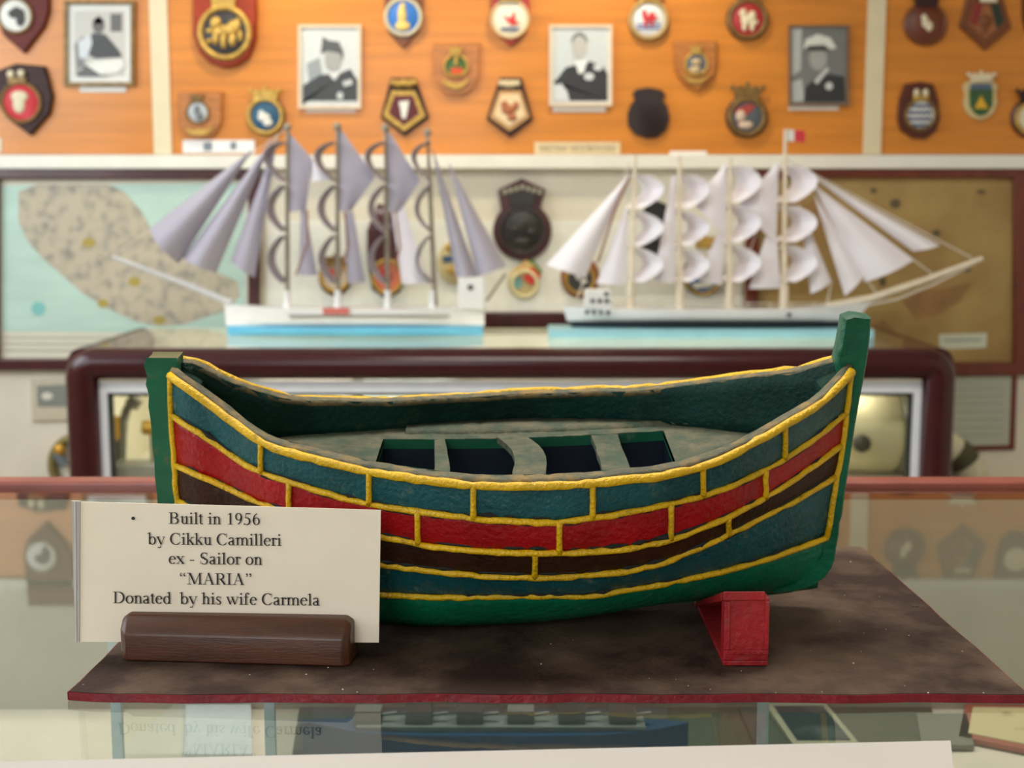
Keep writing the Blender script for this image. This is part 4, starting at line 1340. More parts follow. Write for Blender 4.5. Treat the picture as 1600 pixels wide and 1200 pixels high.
sail(t, Y2, [(1196, 370), (1214, 372), (1220, 450), (1170, 451)], m_paper_b, .012, n=8)
sail(t, Y2, [(1248, 261), (1469, 383), (1427, 393)], m_paper_b, .03)
sail(t, Y2, [(1266, 284), (1428, 406), (1352, 441)], m_paper_b, .035)
sail(t, Y2, [(1270, 300), (1350, 430), (1320, 462)], m_paper_b, .02)
sail(t, Y2, [(1248, 316), (1299, 440), (1267, 459)], m_paper_b, .02)
for px, y0, k in ((992, 272, 1), (1063, 272, 1), (1141, 258, 1.05), (1226, 258, 1.1)):
    hh = (443 - y0) / 3.0
    for i in range(3):
        square_sail(t, Y2, (px + (6 if i == 0 else -2), y0 + hh * i + 2), (px + 28 * k, y0 + hh * (i + .45)), (px - 3, y0 + hh * (i + 1) - 4), m_paper_b, .055, brace=-.024)
for a, b in (((1230, 250), (1520, 404)), ((1427, 406), (1462, 432)), ((1299, 440), (1292, 478)), ((1350, 430), (1372, 462)), ((1225, 245), (1140, 480)), ((985, 252), (900, 470))):
    MB().tube([P(a[0], a[1], Y2), P(b[0], b[1], Y2)], .0022, 5).build('stay', m_rope, t)
MB().tube([P(984, 276, Y2 - .01), P(960, 330, Y2 - .01), P(934, 410, Y2 - .01)], .004, 6).build('gaff_batten', m_bline, t)
for k in range(12):
    pa = P(965 + 34 * k, 482, Y2 - .045)
    MB().tube([pa, (pa.x, pa.y, pa.z + .018)], .0016, 5).build('rail_post', m_mast_b, t)
pa, pb = P(960, 474, Y2 - .045), P(1340, 474, Y2 - .045)
MB().tube([pa, pb], .0014, 5).build('hand_rail', m_rope, t)
fl = MB()
f0, f1, f2 = P(1228, 202, Y2), P(1241, 203, Y2), P(1258, 204, Y2)
g0, g1, g2 = P(1228, 220, Y2), P(1241, 221, Y2), P(1258, 223, Y2)
MB().sheet([[f0, f1], [g0, g1]], (0, .001, 0)).build('flag_white_half', WHITE, t)
MB().sheet([[f1, f2], [g1, g2]], (0, .001, 0)).build('flag_red_half', flat((206, 48, 62)), t)

# ------------------------------------------------------------------ glass counter
CX0, CX1, CY0, CY1 = -1.25, 1.25, .54, 1.302
ctr = thing('glass_counter', 'glass-topped museum counter with maroon rear edge holding the fishing boat', 'counter', (0, .95, FLOOR))
m_ctr_glass = glass_mat('counter_glass', (247, 250, 247), 1.52)
m_case = mat('sage_case_lining', (170, 164, 152), .7, .05, 8)
m_clth = mat('cream_case_cloth', (206, 194, 182), .8, .05, 20)
m_ctrwood = mat('pinkish_maroon_edge', (128, 62, 52), .35, .12, 20, coat=.2)
MB().box(CX0, CX1, CY0, CY1, -.008, 0).build('glass_top', m_ctr_glass, ctr)
MB().box(CX0, CX1, CY1, CY1 + .028, -.012, .006).build('rear_edge', m_ctrwood, ctr, bevel=.003)
MB().box(CX0, CX1, CY1, CY1 + .02, FLOOR, -.012).build('back_panel', m_case, ctr)
MB().box(CX0, CX1, CY0 + .01, CY1, -.238, -.228).build('shelf', m_clth, ctr)
MB().box(CX0 - .02, CX0, CY0, CY1 + .02, FLOOR, 0).build('side_panel', m_ctrwood, ctr)
MB().box(CX1, CX1 + .02, CY0, CY1 + .02, FLOOR, 0).build('side_panel', m_ctrwood, ctr)
MB().box(CX0, CX1, CY0, CY0 + .012, FLOOR, -.238).build('front_panel', m_ctrwood, ctr)
MB().box(CX0, CX1, CY0, CY0 + .006, -.238, -.008).build('front_glass', m_ctr_glass, ctr)
for xx in (-.33, .62):
    pass
ZS = -.227
# things inside the counter
G_IN = 'exhibits inside the glass counter'


def lying(name, label, cat, poly, col, th=.006, base=.0014, inner=None):
    pts = [PZ(x, y, ZS + th) for x, y in poly]
    c = sum(pts, Vector((0, 0, 0))) / len(pts)
    t = thing(name, label, cat, (c.x, c.y, ZS), G_IN)
    MB().hexa([(p.x, p.y, ZS + base) for p in pts] + [(p.x, p.y, ZS + th) for p in pts]).build('frame' if inner else 'sheet', flat(col), t)
    if inner:
        ip = [c + (p - c) * .8 for p in pts]
        MB().hexa([(p.x, p.y, ZS + th - .001) for p in ip] + [(p.x, p.y, ZS + th + .001) for p in ip]).build('picture', inner, t)
    return t, c


lying('baize_mat', 'dark green mat lying on counter floor under the warship model', 'mat', [(455, 1190), (1480, 1190), (1455, 1105), (468, 1105)], (74, 80, 68), th=.0012, base=0.0)
m_seaphoto = mat('dark_sea_photograph', (44, 56, 60), .4, .3, 20, col2=(92, 100, 98), thr=(.5, .75))
lying('framed_photograph', 'dark picture in pale frame lying in counter below red cradle', 'photograph', [(1240, 1164), (1345, 1164), (1290, 1098), (1195, 1098)], (150, 148, 130), inner=m_seaphoto)
lying('framed_photograph', 'cream drawing in dull red frame lying in counter under board corner', 'photograph', [(1498, 1150), (1640, 1178), (1640, 1102), (1508, 1100)], (150, 84, 70), inner=mat('drawing_paper', (196, 180, 140), .6, .1, 40, col2=(140, 110, 80), thr=(.6, .75)))
lying('photo_print', 'pale blue grey print lying in counter below the card', 'print', [(288, 1178), (394, 1178), (392, 1100), (290, 1100)], (190, 196, 204))
lying('photo_print', 'mid grey print lying in counter beside red framed drawing', 'print', [(1440, 1164), (1522, 1164), (1510, 1114), (1432, 1114)], (112, 112, 104))
lying('photo_print', 'long blue grey ship print lying in counter beneath the boat', 'print', [(458, 1172), (1060, 1164), (1040, 1106), (480, 1106)], (66, 74, 74))
# grey warship model under the glass
pA, pB = PZ(470, 1168, ZS + .02), PZ(1075, 1160, ZS + .02)
t = thing('model_warship', 'long navy blue warship model with grey decks inside counter', 'model ship', ((pA.x + pB.x) / 2, pA.y, ZS), G_IN)
rws = hull_loft(pA.x, pB.x, ZS + .0075, ZS + .035, .022, .006, .004, pA.y + .012, full=4)
build_hull(t, rws, 'hull', mat('navy_hull_paint', (48, 72, 100), .4, .1, 20))
MB().box(pA.x + .05, pB.x - .04, pA.y - .002, pA.y + .026, ZS + .034, ZS + .04).build('deck', flat((112, 118, 118)), t)
for k in range(6):
    xx = pA.x + .06 + k * (pB.x - pA.x - .12) / 5
    MB().box(xx - .012, xx + .012, pA.y + .004, pA.y + .022, ZS + .04, ZS + .052 + .01 * (k % 3)).build('superstructure', flat((104, 108, 106)), t)
    MB().tube([(xx + .012, pA.y + .012, ZS + .046), (xx + .026, pA.y + .012, ZS + .048)], .0016, 6).build('gun', flat((110, 116, 118)), t)
# upright clear dividers
for px, lab in ((183, 'pale blue edged glass divider inside counter under card holder'), (422, 'pale blue edged glass divider inside counter left of warship'), (1192, 'pale edged glass divider inside counter below the red cradle')):
    p = PZ(px, 1132, -.12)
    t = thing('glass_divider', lab, 'divider', (p.x, p.y, ZS), 'glass dividers inside the counter')
    MB().box(p.x - .003, p.x + .003, p.y + .003, min(p.y + .2, 1.29), ZS + (.0065 if px > 400 else 0), -.014).build('pane', m_ctr_glass, t)
    MB().box(p.x - .004, p.x + .004, p.y - .002, p.y + .0035, ZS + (.0065 if px > 400 else 0), -.012).build('edge', flat((176, 200, 210), .3), t)

# white card on the glass at the front
pa, pb, pc, pd = PZ(-40, 1195, .001), PZ(1485, 1161, .001), PZ(1500, 1300, .001), PZ(-80, 1340, .001)
t = thing('paper_strip', 'long white paper strip lying on glass before the brown board', 'paper', ((pa.x + pb.x) / 2, (pa.y + pc.y) / 2, 0))
MB().hexa([(p.x, p.y, .0002) for p in (pd, pc, pb, pa)] + [(p.x, p.y, .0024) for p in (pd, pc, pb, pa)]).build('sheet', mat('white_paper_strip', (176, 171, 166), .7, .03, 12), t)

# ------------------------------------------------------------------ brown board
m_board = mat('dusty_brown_board', (46, 30, 24), .75, .2, 14, bump=.3, bscale=300, dust=(98, 80, 66), dust_amt=.42, dust_scale=9, spec=.2)
ZB = .0055
cor = [PZ(105, 1084, ZB), PZ(1606, 1084, ZB), PZ(1346, 854, ZB)]
bl = Vector((cor[0].x + .012, cor[2].y, ZB))
t = thing('base_board', 'dusty brown board with crimson painted edge under the fishing boat', 'board', ((cor[0].x + cor[1].x) / 2, (cor[0].y + cor[2].y) / 2, 0))
nx, ny = 40, 16
rows = []
for j in range(ny + 1):
    v = j / ny
    row = []
    for i in range(nx + 1):
        u = i / nx
        p = cor[0].lerp(cor[1], u).lerp(bl.lerp(cor[2], u), v)
        if v in (0, 1):
            p.y += .0008 * math.sin(u * 37) + random.uniform(-.0005, .0005)
        if v == 0 and u < .04:
            p.y += .004 * (1 - u / .04) ** 2
        if u in (0, 1):
            p.x += random.uniform(-.0006, .0006)
        row.append(p)
    rows.append(row)
MB().sheet(rows, (0, 0, -.0045)).build('panel', m_board, t)
m_crim = mat('crimson_edge_paint', (122, 16, 34), .35, .2, 60, bump=.4, bscale=250)
edge_pts = [p + Vector((0, -.0008, -.0024)) for p in rows[0]]
edge_r = [p[-1] + Vector((.0008, 0, -.0024)) for p in rows]
edge_l = [p[0] + Vector((-.0008, 0, -.0024)) for p in reversed(rows)]
mb = MB()
for pp in (edge_pts, edge_r, edge_l):
    up_ = [p + Vector((0, 0, .0020)) for p in pp]
    dn_ = [p + Vector((0, 0, -.0026)) for p in pp]
    c0 = Vector((0, .9, 0))
    mb.sheet([up_, dn_], lambda p: Vector(((0 - p.x) * .004, (.88 - p.y) * .004, 0)))
mb.build('painted_edge', m_crim, t)
# pale paint flecks and a nail hole
mb = MB()
rnd = random.Random(3)
for k in range(60):
    u, v = rnd.random(), rnd.random() ** 1.4
    p = cor[0].lerp(cor[1], u).lerp(bl.lerp(cor[2], u), v)
    r = rnd.choice([.0003, .0003, .0004, .0006])
    mb.ball((p.x, p.y, ZB), r, r, r * .6, 6, 4)
o = mb.build('dust_fleck', flat((206, 196, 178)), t)
o['kind'] = 'stuff'
p = PZ(1430, 947, ZB)
MB().lathe([(.0024, 0), (.0024, .0003), (.001, .0003)], (p.x, p.y, ZB), 'z', 12).build('nail_hole', flat((18, 12, 10)), t)

# ------------------------------------------------------------------ the fishing boat
YBT, HEEL = .887, math.radians(7)
boat = thing('model_fishing_boat', 'painted wooden fishing boat model with yellow ribs on red cradles', 'model boat', (0, YBT, 0), rot=(HEEL, 0, 0))
ch_, sh_ = math.cos(HEEL), math.sin(HEEL)


def to_local(v):
    y, z = v.y - YBT, v.z
    return Vector((v.x, y * ch_ + z * sh_, -y * sh_ + z * ch_))


CL = to_local(Vector((0, 0, HC)))


def hit(px, py, yl):
    """point of the boat's own frame on the lengthwise plane y = yl"""
    d = ray(px, py)
    dl = Vector((d.x, d.y * ch_ + d.z * sh_, -d.y * sh_ + d.z * ch_))
    return CL + dl * ((yl - CL.y) / dl.y)


m_dustc = (124, 112, 90)
m_teal = mat('teal_hull_paint', (16, 76, 82), .36, .25, 30, bump=.8, bscale=300, dust=(96, 108, 92), dust_amt=.10, dust_scale=90, spec=.32)
m_red = mat('red_hull_paint', (150, 4, 16), .32, .18, 30, bump=.7, bscale=260, dust=(120, 50, 46), dust_amt=.02, dust_scale=80, spec=.32)
m_brn = mat('dark_brown_hull_paint', (50, 25, 14), .5, .25, 30, bump=.7, bscale=260, dust=(96, 76, 56), dust_amt=.02, dust_scale=80, spec=.2)
m_grn = mat('green_hull_paint', (8, 108, 76), .32, .16, 24, bump=.6, bscale=200, dust=(70, 110, 90), dust_amt=.04, dust_scale=70, spec=.32)
m_yel = mat('yellow_rib_paint', (218, 172, 10), .36, .14, 60, bump=.8, bscale=420, dust=(120, 92, 40), dust_amt=.07, dust_scale=160, spec=.45)
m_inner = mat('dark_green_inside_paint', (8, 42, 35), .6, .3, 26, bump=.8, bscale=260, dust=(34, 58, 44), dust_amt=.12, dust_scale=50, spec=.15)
m_deck = mat('dusty_deck_paint', (46, 64, 46), .75, .25, 34, bump=.6, bscale=240, dust=(98, 92, 72), dust_amt=.5, dust_scale=60)
m_capm = mat('dusty_gunwale_top', (74, 76, 58), .7, .25, 40, bump=.6, bscale=240, dust=(140, 112, 66), dust_amt=.42, dust_scale=80)
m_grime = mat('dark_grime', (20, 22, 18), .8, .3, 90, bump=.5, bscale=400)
m_hold = mat('dark_blue_hold_paint', (5, 20, 36), .6, .3, 26, spec=.15)

KB = 1.032
BX = [(a * KB, b * KB) for a, b in ((-.216, .008), (-.21, .0165), (-.182, .0285), (-.149, .049), (-.117, .063), (-.085, .075), (-.055, .086), (-.024, .0945), (.005, .099), (.036, .0985), (.061, .0965), (.085, .0925), (.104, .088), (.138, .0725), (.163, .0555), (.187, .037), (.21, .014), (.216, .008))]


def beam(x):
    return max(.0075, interp(BX, x)) if -.216 * KB < x < .216 * KB else .0075


RAIL = [
    [(266, 584), (337, 635), (412, 690), (490, 714), (569, 733), (650, 746), (734, 755.5), (815, 757), (899, 754.5), (970, 748), (1035, 741), (1085, 729), (1172, 693), (1230, 660), (1285, 625), (1330, 578)],
    [(268, 648), (325, 685), (400, 734), (450, 752), (512, 771), (569, 786), (650, 799), (734, 809), (802, 813), (880, 815), (940, 807), (1040, 789), (1110, 771), (1210, 726), (1268, 688), (1322, 645)],
    [(273, 726), (325, 748), (409, 787), (500, 816), (596, 839), (646, 848), (752, 860), (837, 862), (878, 863), (1009, 851), (1079, 832), (1197, 777), (1260, 736), (1317, 694)],
    [(278, 782), (330, 806), (400, 834), (500, 862), (596, 882), (690, 893), (756, 899), (834, 901), (903, 899), (1040, 877), (1144, 832), (1226, 790), (1307, 743)],
    [(283, 846), (340, 872), (400, 893), (500, 915), (596, 928), (680, 932), (740, 933), (834, 931), (909, 931), (1000, 917), (1052, 909), (1184, 878), (1292, 840)],
    [(292, 880), (340, 905), (420, 938), (500, 960), (590, 973), (650, 978), (740, 977), (860, 970), (1000, 950), (1088, 935), (1180, 920), (1282, 890)],
]
FR = [1.0, .985, .945, .87, .74, .50]
NS = 72
ROWS = []
for k, (rl, fr) in enumerate(zip(RAIL, FR)):
    row = []
    for i in range(NS + 1):
        u = i / NS
        px = rl[0][0] + (rl[-1][0] - rl[0][0]) * u
        py = interp(rl, px)
        b = .05
        for _ in range(6):
            L_ = hit(px, py, -b)
            uu = (-.216 + .432 * u) * KB
            b = max(.0078, beam(uu if k else L_.x) * fr)
        L_ = hit(px, py, -b)
        row.append(L_)
    ROWS.append(row)
# keel line on the centre plane
kl = []
KEEL = [(-.212, .032), (-.196, .025), (-.165, .0185), (-.12, .0135), (-.06, .0086), (0, .0076), (.05, .0080), (.10, .0095), (.145, .0135), (.185, .0175), (.206, .021)]
for i in range(NS + 1):
    x = ROWS[5][i].x
    kl.append(Vector((x, -.003, min(interp(KEEL, x), ROWS[5][i].z - .001))))
ROWS.append(kl)


def mir(p):
    return Vector((p.x, -p.y, p.z))


def sub(r0, r1, n, bow=.0):
    """rows between two lengthwise lines, slightly rounded outwards"""
    out = []
    for j in range(n + 1):
        t_ = j / n
        out.append([a.lerp(b, t_) + Vector((0, (-bow * math.sin(math.pi * t_)) * min(1, abs(a.y) / .03), 0)) for a, b in zip(r0, r1)])
    return out


STR = [('strake', m_teal, 'upper teal strake'), ('strake', m_red, 'red strake'), ('strake', m_brn, 'brown strake'), ('strake', m_teal, 'lower teal strake'), ('bottom_planking', m_grn, 'green bottom planking')]
rj = random.Random(11)
JOINT = [(412, 569, 734, 899, 1085, 1172, 1285), (412, 571, 734, 880, 1054, 1210), (409, 646, 878, 1009, 1079, 1197), (756, 903, 1060, 1226), (740, 909, 1056, 1184)]
for side in (0, 1):
    for k, (nm, m_, lb) in enumerate(STR):
        if k < 4:
            rows = sub(ROWS[k], ROWS[k + 1], 5, .0008)
        else:
            rows = sub(ROWS[4], ROWS[5], 4, .002) + sub(ROWS[5], ROWS[6], 3, .0)[1:]
        rows = [[Vector((p.x, p.y - .0 + rj.gauss(0, .00018), p.z)) for p in r] for r in rows]
        if side:
            rows = [[mir(p) for p in r] for r in rows]
        sg = -1 if side else 1
        o = MB().sheet(rows, (0, .0022 * sg, .0004)).build(nm, m_, boat, smooth='all', local=True)
        o['label'] = lb
    # lengthwise yellow strips
    for k in range(5):
        rad = .0028 if k == 0 else .0021
        rl = RAIL[k]
        brk = [round((b_ - rl[0][0]) / (rl[-1][0] - rl[0][0]) * NS) for b_ in JOINT[k]]
        lift, cur = [], 0.0
        for i in range(NS + 1):
            if i in brk:
                cur = rj.choice((-.00035, .00035, .00025, -.00025)) - cur * .3
            lift.append(cur)
        pts, rs = [], []
        for i in range(NS + 1):
            p = ROWS[k][i]
            pts.append(Vector((p.x, p.y - (.0014 if k == 0 else .0008) + rj.gauss(0, .0002), p.z + ((.0010 if side else -.0008) if k == 0 else 0) + lift[i] + rj.gauss(0, .0002))))
            rs.append(rad * (1 + rj.gauss(0, .06)) * (.72 if i in brk else 1))
        if side:
            pts = [mir(p) for p in pts]
        MB().tube(pts, rs, 8).build('rubbing_strip', m_yel, boat, smooth='all', local=True)
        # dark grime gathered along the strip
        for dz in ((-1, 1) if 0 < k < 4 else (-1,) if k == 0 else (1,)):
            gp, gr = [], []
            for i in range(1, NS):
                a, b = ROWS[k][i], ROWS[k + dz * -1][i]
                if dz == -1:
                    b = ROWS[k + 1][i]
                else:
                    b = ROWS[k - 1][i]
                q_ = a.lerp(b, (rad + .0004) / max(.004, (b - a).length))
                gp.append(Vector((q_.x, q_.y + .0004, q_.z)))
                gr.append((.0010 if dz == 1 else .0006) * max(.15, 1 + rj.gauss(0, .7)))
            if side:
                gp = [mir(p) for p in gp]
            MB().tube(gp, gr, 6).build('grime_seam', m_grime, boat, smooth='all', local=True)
    # upright yellow battens
    BAT = [(0, (408, 577, 740, 926, 1098, 1226)), (1, (452, 653, 874, 1048, 1196)), (2, (480, 836, 1138))]
    for k, xs in BAT:
        for px in xs:
            def on_row(kk):
                rl = RAIL[kk]
                u = (px - rl[0][0]) / (rl[-1][0] - rl[0][0]) * NS
                i = int(u)
                return ROWS[kk][i].lerp(ROWS[kk][i + 1], u - i)
            a, b = on_row(k), on_row(k + 1)
            pts = []
            for j in range(7):
                p = a.lerp(b, j / 6)
                p = Vector((p.x + rj.gauss(0, .0001), p.y - .0012 - .0008 * math.sin(math.pi * j / 6), p.z))
                pts.append(mir(p) if side else p)
            MB().tube(pts, [.0021, .0019, .0018, .0018, .0018, .0019, .0021], 8).build('batten', m_yel, boat, smooth='all', local=True)
    for i_, nm in ((0, 'end_batten'), (NS, 'end_batten')):
        pts = []
        for k in range(5):
            p = ROWS[k][i_]
            pts.append(Vector((p.x, p.y - .001, p.z)))
        fine = []
        for k in range(4):
            for j in range(4):
                fine.append(pts[k].lerp(pts[k + 1], j / 4))
        fine.append(pts[4])
        fine = [Vector((p.x + rj.gauss(0, .00025), p.y, p.z)) for p in fine]
        if side:
            fine = [mir(p) for p in fine]
        MB().tube(fine, .0021, 8).build(nm, m_yel, boat, smooth='all', local=True)

def hull_half(x, z):
    """half breadth of the planking at a length and height"""
    prof = []
    for row in ROWS:
        for i in range(NS):
            if row[i].x <= x <= row[i + 1].x:
                f = (x - row[i].x) / max(1e-6, row[i + 1].x - row[i].x)
                p = row[i].lerp(row[i + 1], f)
                prof.append((p.z, -p.y))
                break
    if not prof:
        return .004
    prof.sort()
    if z <= prof[0][0]:
        return prof[0][1]
    for (za, ya), (zb_, yb_) in zip(prof, prof[1:]):
        if za <= z <= zb_:
            return ya + (yb_ - ya) * (z - za) / max(1e-6, zb_ - za)
    return prof[-1][1]


# gunwale top and inner bulwark
DK = .1095


def deck_z(x):
    return DK + .22 * x * x


INW = .0105
g_out = [Vector((p.x, p.y - .0004, p.z + .0026)) for p in ROWS[0]]
g_in = [Vector((p.x, min(p.y + INW, -.0012), p.z + .0026)) for p in ROWS[0]]
for side in (0, 1):
    f_ = mir if side else (lambda p: p)
    rows = []
    for j in range(4):
        t_ = j / 3
        rows.append([f_(a.lerp(b, t_) + Vector((0, 0, .0006 * math.sin(math.pi * t_) + rj.gauss(0, .00022)))) for a, b in zip(g_out, g_in)])
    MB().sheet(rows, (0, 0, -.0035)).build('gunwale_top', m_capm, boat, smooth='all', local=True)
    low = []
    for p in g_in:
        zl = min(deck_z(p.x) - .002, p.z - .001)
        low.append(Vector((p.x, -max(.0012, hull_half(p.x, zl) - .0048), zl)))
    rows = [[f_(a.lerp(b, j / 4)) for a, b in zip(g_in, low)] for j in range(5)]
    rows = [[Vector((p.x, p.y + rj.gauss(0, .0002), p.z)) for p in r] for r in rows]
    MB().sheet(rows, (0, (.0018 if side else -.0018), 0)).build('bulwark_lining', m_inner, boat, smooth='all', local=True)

# deck with a long hatch
def deck_half(x):
    return max(.002, hull_half(x, deck_z(x)) - .0042)


HX0, HX1 = -.0895, .107


def far_edge(x):
    return .046 + (x - HX0) / (HX1 - HX0) * .018


NEAR_E = -.056


def near_edge(x):
    return -min(.056, deck_half(x) - .012)


xs_all = [ROWS[0][1].x + (ROWS[0][-2].x - ROWS[0][1].x) * i / 60 for i in range(61)]
mb = MB()
TH = Vector((0, 0, -.004))


def strip(xs, ya, yb, n=4):
    rows = []
    for x in xs:
        a, b = ya(x), yb(x)
        rows.append([Vector((x, a + (b - a) * j / n, deck_z(x) + rj.gauss(0, .00015))) for j in range(n + 1)])
    mb.sheet(rows, TH)


lx = [x for x in xs_all if x < HX0] + [HX0]
rx_ = [HX1] + [x for x in xs_all if x > HX1]
mx_ = [HX0] + [x for x in xs_all if HX0 < x < HX1] + [HX1]
strip(lx, lambda x: -deck_half(x), lambda x: deck_half(x), 8)
strip(rx_, lambda x: -deck_half(x), lambda x: deck_half(x), 8)
strip(mx_, lambda x: far_edge(x), lambda x: deck_half(x), 3)
strip(mx_, lambda x: -deck_half(x), lambda x: near_edge(x), 3)
mb.build('deck', m_deck, boat, smooth=True, local=True)
# ledge along the far side of the deck
mb = MB()
rows = []
for x in [-.075 + .2 * i / 30 for i in range(31)]:
    rows.append([Vector((x, far_edge(x) + .012 + rj.gauss(0, .0002), deck_z(x) + .0002)), Vector((x, far_edge(x) + .016, deck_z(x) + .0026)), Vector((x, deck_half(x) - .0005, deck_z(x) + .0026 + rj.gauss(0, .0002)))])
mb.sheet(rows, (0, 0, -.002)).build('deck_ledge', m_deck, boat, smooth='all', local=True)
# hatch coaming (green lip) and dark hold
mb = MB()
mg = mat('green_coaming_paint', (12, 84, 58), .4, .2, 30, bump=.3, dust=(110, 108, 80), dust_amt=.12, dust_scale=60)
loop_t = [Vector((x, far_edge(x), deck_z(x) - .0003)) for x in mx_]
mb.sheet([loop_t, [p + Vector((0, -.0004, -.007)) for p in loop_t]], (0, .002, 0))
loop_n = [Vector((x, near_edge(x), deck_z(x) - .0003)) for x in mx_]
mb.sheet([loop_n, [p + Vector((0, 0, -.007)) for p in loop_n]], (0, -.002, 0))
for hx, sg in ((HX0, -1), (HX1, 1)):
    a, b = Vector((hx, near_edge(hx), deck_z(hx) - .0003)), Vector((hx, far_edge(hx), deck_z(hx) - .0003))
    mb.sheet([[a, b], [a + Vector((0, 0, -.007)), b + Vector((0, 0, -.007))]], (.002 * sg, 0, 0))
mb.build('hatch_coaming', mg, boat, local=True)
mb = MB()
hz = .048
n_ = len(mx_)
fa = [Vector((x, far_edge(x) + .001, deck_z(x) - .006)) for x in mx_]
fb = [Vector((x, far_edge(x) * .55, hz)) for x in mx_]
na = [Vector((x, near_edge(x) - .001, deck_z(x) - .006)) for x in mx_]
nb_ = [Vector((x, near_edge(x) * .55, hz)) for x in mx_]
mb.grid([fa, fb, nb_, na])
for i in (0, n_ - 1):
    mb.add([fa[i], fb[i], nb_[i], na[i]], [(0, 1, 2, 3)])
mb.build('hold_lining', m_hold, boat, local=True)
# cross beams over the hatch
for (fx0, fx1, nx0, nx1, arch) in ((-.054, -.047, -.050, -.040, .001), (-.0116, .0095, .0006, .0215, .004), (.0555, .0745, .0585, .0765, .0005)):
    rows = []
    for j in range(9):
        v = j / 8
        yy = far_edge(fx0) + .003 + (NEAR_E - .004 - far_edge(fx0) - .003) * v
        k_ = min(1.0, v / .62)
        bend = .004 * math.sin(math.pi * min(1, v / .7)) if arch > .003 else 0
        xa, xb = fx0 + (nx0 - fx0) * k_ + bend, fx1 + (nx1 - fx1) * k_ + bend
        zz = deck_z(0) + .0006 + arch * math.sin(math.pi * v)
        rows.append([Vector((xa + (xb - xa) * i / 4 + rj.gauss(0, .0002), yy, zz + rj.gauss(0, .0002))) for i in range(5)])
    MB().sheet(rows, (0, 0, -.0045)).build('cross_beam', m_deck, boat, smooth=True, local=True)


# stem and stern posts
def post(part, outline, half, top_w=1.0, m_=m_grn):
    pts = [hit(x, y, 0) for x, y in outline]
    n = len(pts)
    mb = MB()
    ns = 6
    rings = []
    for k, (yy, ins) in enumerate(((-half, .10), (-half * .8, 0), (half * .8, 0), (half, .10))):
        c = sum(pts, Vector((0, 0, 0))) / n
        ring = []
        for i, p in enumerate(pts):
            a, b = pts[i - 1], pts[(i + 1) % n]
            tdir = (b - a).normalized()
            nrm = Vector((-tdir.z, 0, tdir.x))
            ring.append(Vector((p.x, yy, p.z)) + nrm * (-.0012 if ins else 0) * ORI)
        rings.append(ring)
    vv = [p for r in rings for p in r]
    ff = []
    for q_ in range(3):
        for i in range(n):
            j = (i + 1) % n
            ff.append((q_ * n + i, q_ * n + j, q_ * n + n + j, q_ * n + n + i))
    ff.append(tuple(range(n)))
    ff.append(tuple(3 * n + i for i in range(n - 1, -1, -1)))
    mb.add(vv, ff)
    return mb.build(part, m_, boat, smooth=True, local=True)


m_post = mat('green_post_paint', (8, 92, 64), .36, .2, 30, bump=.5, bscale=120, dust=(112, 92, 52), dust_amt=.02, dust_scale=60, up=.75, spec=.45)
ORI = 1
jag = random.Random(5)
left_out = [(234, 557), (233, 566), (238, 582), (236, 596), (241, 612), (240, 630), (243, 648), (245, 668), (246, 690), (249, 712), (250, 740), (253, 765), (255, 790), (259, 830), (264, 868), (272, 898), (286, 922), (310, 940)]
left_in = [(340, 930), (312, 905), (300, 870), (293, 830), (290, 790), (287, 740), (283, 690), (281, 640), (280, 600), (279, 575), (280, 557)]
post('stern_post', left_out + left_in, .0085, m_=m_post)
right_out = [(1316, 494), (1330, 489), (1345, 491), (1357, 493), (1355, 520), (1352, 550), (1346, 585), (1339, 620), (1332, 660), (1326, 700), (1320, 740), (1315, 775), (1312, 800), (1308, 812), (1307, 830), (1303, 850), (1301, 868), (1295, 882), (1286, 895), (1272, 906), (1256, 913), (1236, 918), (1205, 921)]
right_in = [(1190, 905), (1250, 890), (1272, 868), (1280, 840), (1290, 790), (1298, 740), (1307, 690), (1312, 640), (1314, 600), (1306, 572), (1303, 560), (1309, 535), (1313, 510)]
post('stem_post', right_out + right_in, .0085, m_=mat('green_bow_post_paint', (8, 92, 64), .36, .25, 30, bump=.6, bscale=160, dust=(30, 60, 44), dust_amt=.05, dust_scale=90, up=.4, spec=.4))
mb = MB()
kr = []
for i in range(41):
    x = -.2 + .39 * i / 40
    z = interp(KEEL, x)
    kr.append([Vector((x, -.003, z + .004)), Vector((x, -.0025, z - .0006)), Vector((x, .0025, z - .0006)), Vector((x, .003, z + .004))])
mb.sheet(kr, (0, 0, .002)).build('keel', m_grn, boat, smooth=True, local=True)
# end fillers behind the gunwale at bow and stern
for i_, nm in ((0, 'breasthook'), (NS, 'breasthook')):
    sgn = 1 if i_ == 0 else -1
    rows = []
    for j in range(3):
        p = ROWS[0][i_ + sgn * j]
        rows.append([Vector((p.x, p.y + .003, p.z - .003 - .0012 * j)), Vector((p.x, 0, p.z - .003 - .0016 * j)), Vector((p.x, -p.y - .002, p.z - .003 - .0012 * j))])
    MB().sheet(rows, (0, 0, -.004)).build(nm, m_inner, boat, smooth=True, local=True)

# ------------------------------------------------------------------ red cradles
m_crad = mat('red_cradle_paint', (160, 22, 32), .42, .22, 40, bump=.5, bscale=200, dust=(130, 70, 66), dust_amt=.12, dust_scale=90, up=.15)


